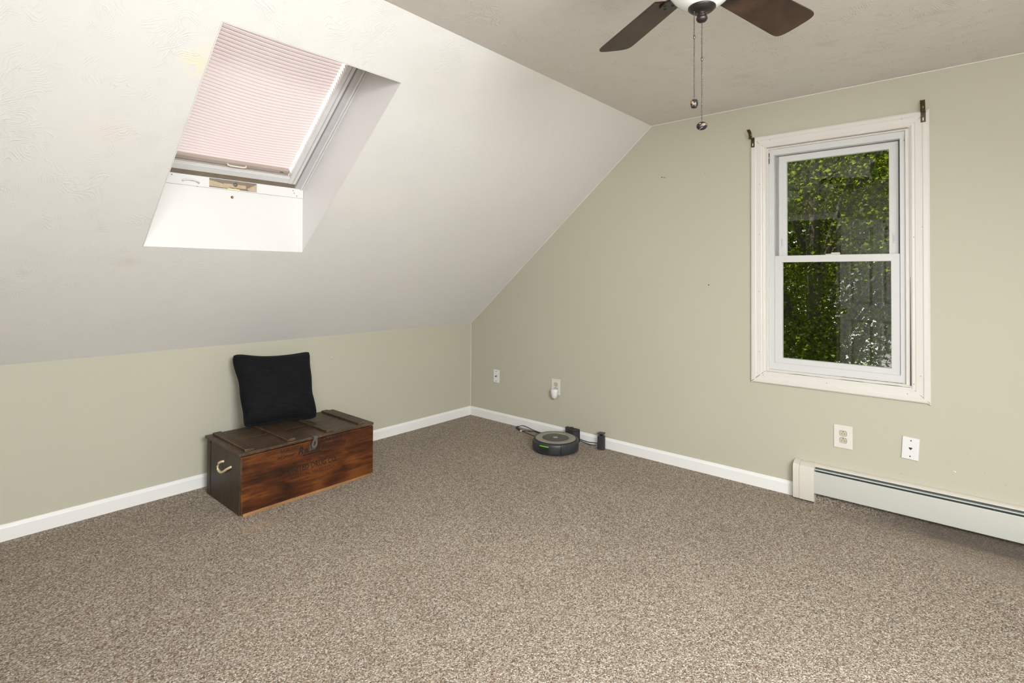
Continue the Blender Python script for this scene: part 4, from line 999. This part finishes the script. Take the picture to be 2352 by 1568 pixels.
# ================================================================== OUTSIDE
gz = -3.0
gr = MB().box((1.0,-45,gz-.2),(60,45,gz)).build('lawn', MT['lawn']); struct(gr, 'shaded lawn outside the window')
dr = MB().box((15.0,-2.5,gz),(24,30,gz+.02)).build('driveway', MT['drive']); struct(dr, 'sunlit pale driveway beyond the trees')
def leaves(centers, per, spread, size, seedv):
    r = np.random.default_rng(seedv); n = len(centers)*per
    C = np.repeat(np.array(centers), per, 0)+r.normal(0,1,(n,3))*np.array(spread)
    a = r.normal(0,1,(n,3)); a[:,2] *= .55; a /= np.linalg.norm(a,axis=1)[:,None]
    b = np.cross(a, r.normal(0,1,(n,3))); b /= np.linalg.norm(b,axis=1)[:,None]
    c = np.cross(a,b)
    s = size*(.6+.8*r.random(n))[:,None]
    # lobed leaf outline
    out = [(0,-.55),(.30,-.20),(.58,.08),(.20,.16),(0,.62),(-.20,.16),(-.58,.08),(-.30,-.20)]
    V = np.stack([C+s*(x*a+y*b)+s*(.22*abs(x))*c for x,y in out],1)
    return V[V[:,:,0].min(1) > .6]
def tree(name, base, h, trunk_r, crown, ncl, per, size, mat, label, seedv, lean=(0,0), clump=.35, zmin=.25):
    t = thing(name, base, label, 'tree', 'trees outside the window')
    r = random.Random(seedv); B = Vector(base)
    top = B+Vector((lean[0],lean[1],h*.9))
    tp = [B+(top-B)*k/6+Vector((r.uniform(-.12,.12),r.uniform(-.12,.12),0))*(k>0) for k in range(7)]
    tr_ = MB().tube(tp, [trunk_r*(1-.13*k) for k in range(7)], 10).build('trunk', MT['bark'], t, smooth=True)
    cen = []; bm_ = []
    for i in range(ncl):
        while True:
            p = Vector((r.uniform(-1,1),r.uniform(-1,1),r.uniform(-1,1)))
            if .25 < p.length < 1: break
        c = B+Vector((lean[0]*.6,lean[1]*.6,h*.62))+Vector((p.x*crown[0],p.y*crown[1],p.z*crown[2]))
        if c.x < 1.7: c.x = 1.7+r.random()
        cen.append(tuple(c))
        if i % max(1,ncl//26) == 0:
            k = max(1,min(5,int(6*(c.z-B.z)/h*.7))); a = tp[k]; m_ = (a+c)/2+Vector((0,0,.25))
            br_ = MB().tube(smooth_path([a,m_,c],4), [trunk_r*.32*(1-.085*q) for q in range(9)], 6).build('branch', MT['bark'], t, smooth=True)
    V6 = leaves(cen, per, (clump,clump,clump*.7), size, seedv); n = len(V6)
    me = bpy.data.meshes.new('foliage')
    k = np.arange(n)[:,None]*8
    Q = np.concatenate([np.concatenate([k,k+1,k+2,k+3],1), np.concatenate([k,k+3,k+4,k+5],1), np.concatenate([k,k+5,k+6,k+7],1)],0)
    me.vertices.add(n*8); me.vertices.foreach_set('co', (V6.reshape(-1,3)-np.array(base)).ravel())
    me.loops.add(Q.size); me.loops.foreach_set('vertex_index', Q.ravel().astype(np.int32))
    me.polygons.add(len(Q)); me.polygons.foreach_set('loop_start', (np.arange(len(Q))*4).astype(np.int32))
    me.update(); me.materials.append(MT[mat])
    o = bpy.data.objects.new('foliage', me); COL.objects.link(o); o.location = base
    adopt(o, t, Matrix.Translation(base)); o['kind'] = 'stuff'
    return t
tree('maple_tree', (5.2,-1.75,gz), 9.5, .13, (2.0,3.2,3.7), 300, 380, .041, 'maple_leaf', 'leafy green maple tree close outside the window', 11, (.2,-.1), .27)
tree('shade_tree', (13.0,-.2,gz), 12.5, .30, (2.2,5.0,5.2), 260, 220, .135, 'dark_leaf', 'dark dense shade tree farther back behind the maple', 23, (0,0), .5)
# neighbour's house
hs_ = thing('neighbour_house', (22,-3.0,gz), 'grey shingled neighbouring house with white corner boards', 'house')
MB().box((19.0,-12,gz),(27,-.8,gz+4.2)).build('shingle_wall', MT['siding'], hs_)
MB().box((18.93,-1.0,gz),(19.0,-.8,gz+4.2)).build('corner_board', MT['house_white'], hs_)
MB().box((18.94,-3.0,gz),(19.0,-2.88,gz+4.2)).build('downspout', MT['house_white'], hs_)
rf = MB().add([(18.6,-12.4,gz+4.1),(18.6,-.9,gz+4.1),(23,-.9,gz+7.2),(23,-12.4,gz+7.2),(18.6,-12.4,gz+4.3),(18.6,-.9,gz+4.3),(23,-.9,gz+7.4),(23,-12.4,gz+7.4)],
              [(0,1,2,3),(7,6,5,4),(0,4,5,1),(1,5,6,2),(2,6,7,3),(3,7,4,0)]).build('roof', MT['roof_shingle'], hs_)
wh = thing('white_house', (31,4,gz), 'pale clapboard house far behind the trees', 'house')
MB().box((28.0,-3.0,gz),(34,12,gz+4.4)).build('clapboard_wall', MT['house_white'], wh)
MB().add([(27.6,-3.4,gz+4.3),(27.6,12.4,gz+4.3),(34.4,12.4,gz+4.3),(34.4,-3.4,gz+4.3),(31,-3.4,gz+7.2),(31,12.4,gz+7.2)],
         [(0,1,2,3),(0,4,5,1),(1,5,2),(2,5,4,3),(3,4,0)]).build('gable_roof', MT['roof_shingle'], wh)
sh = thing('garden_shed', (17,1.2,gz), 'low white shed with a pitched roof beyond the trees', 'shed')
MB().box((16.0,.0,gz),(18.5,2.2,gz+1.3)).build('shed_wall', MT['house_white'], sh)
MB().add([(15.8,-.2,gz+1.25),(15.8,2.4,gz+1.25),(18.7,2.4,gz+1.25),(18.7,-.2,gz+1.25),(15.8,1.1,gz+2.1),(18.7,1.1,gz+2.1)],
         [(0,1,2,3),(0,4,1),(1,4,5,2),(2,5,3),(3,5,4,0)]).build('shed_roof', MT['house_white'], sh)
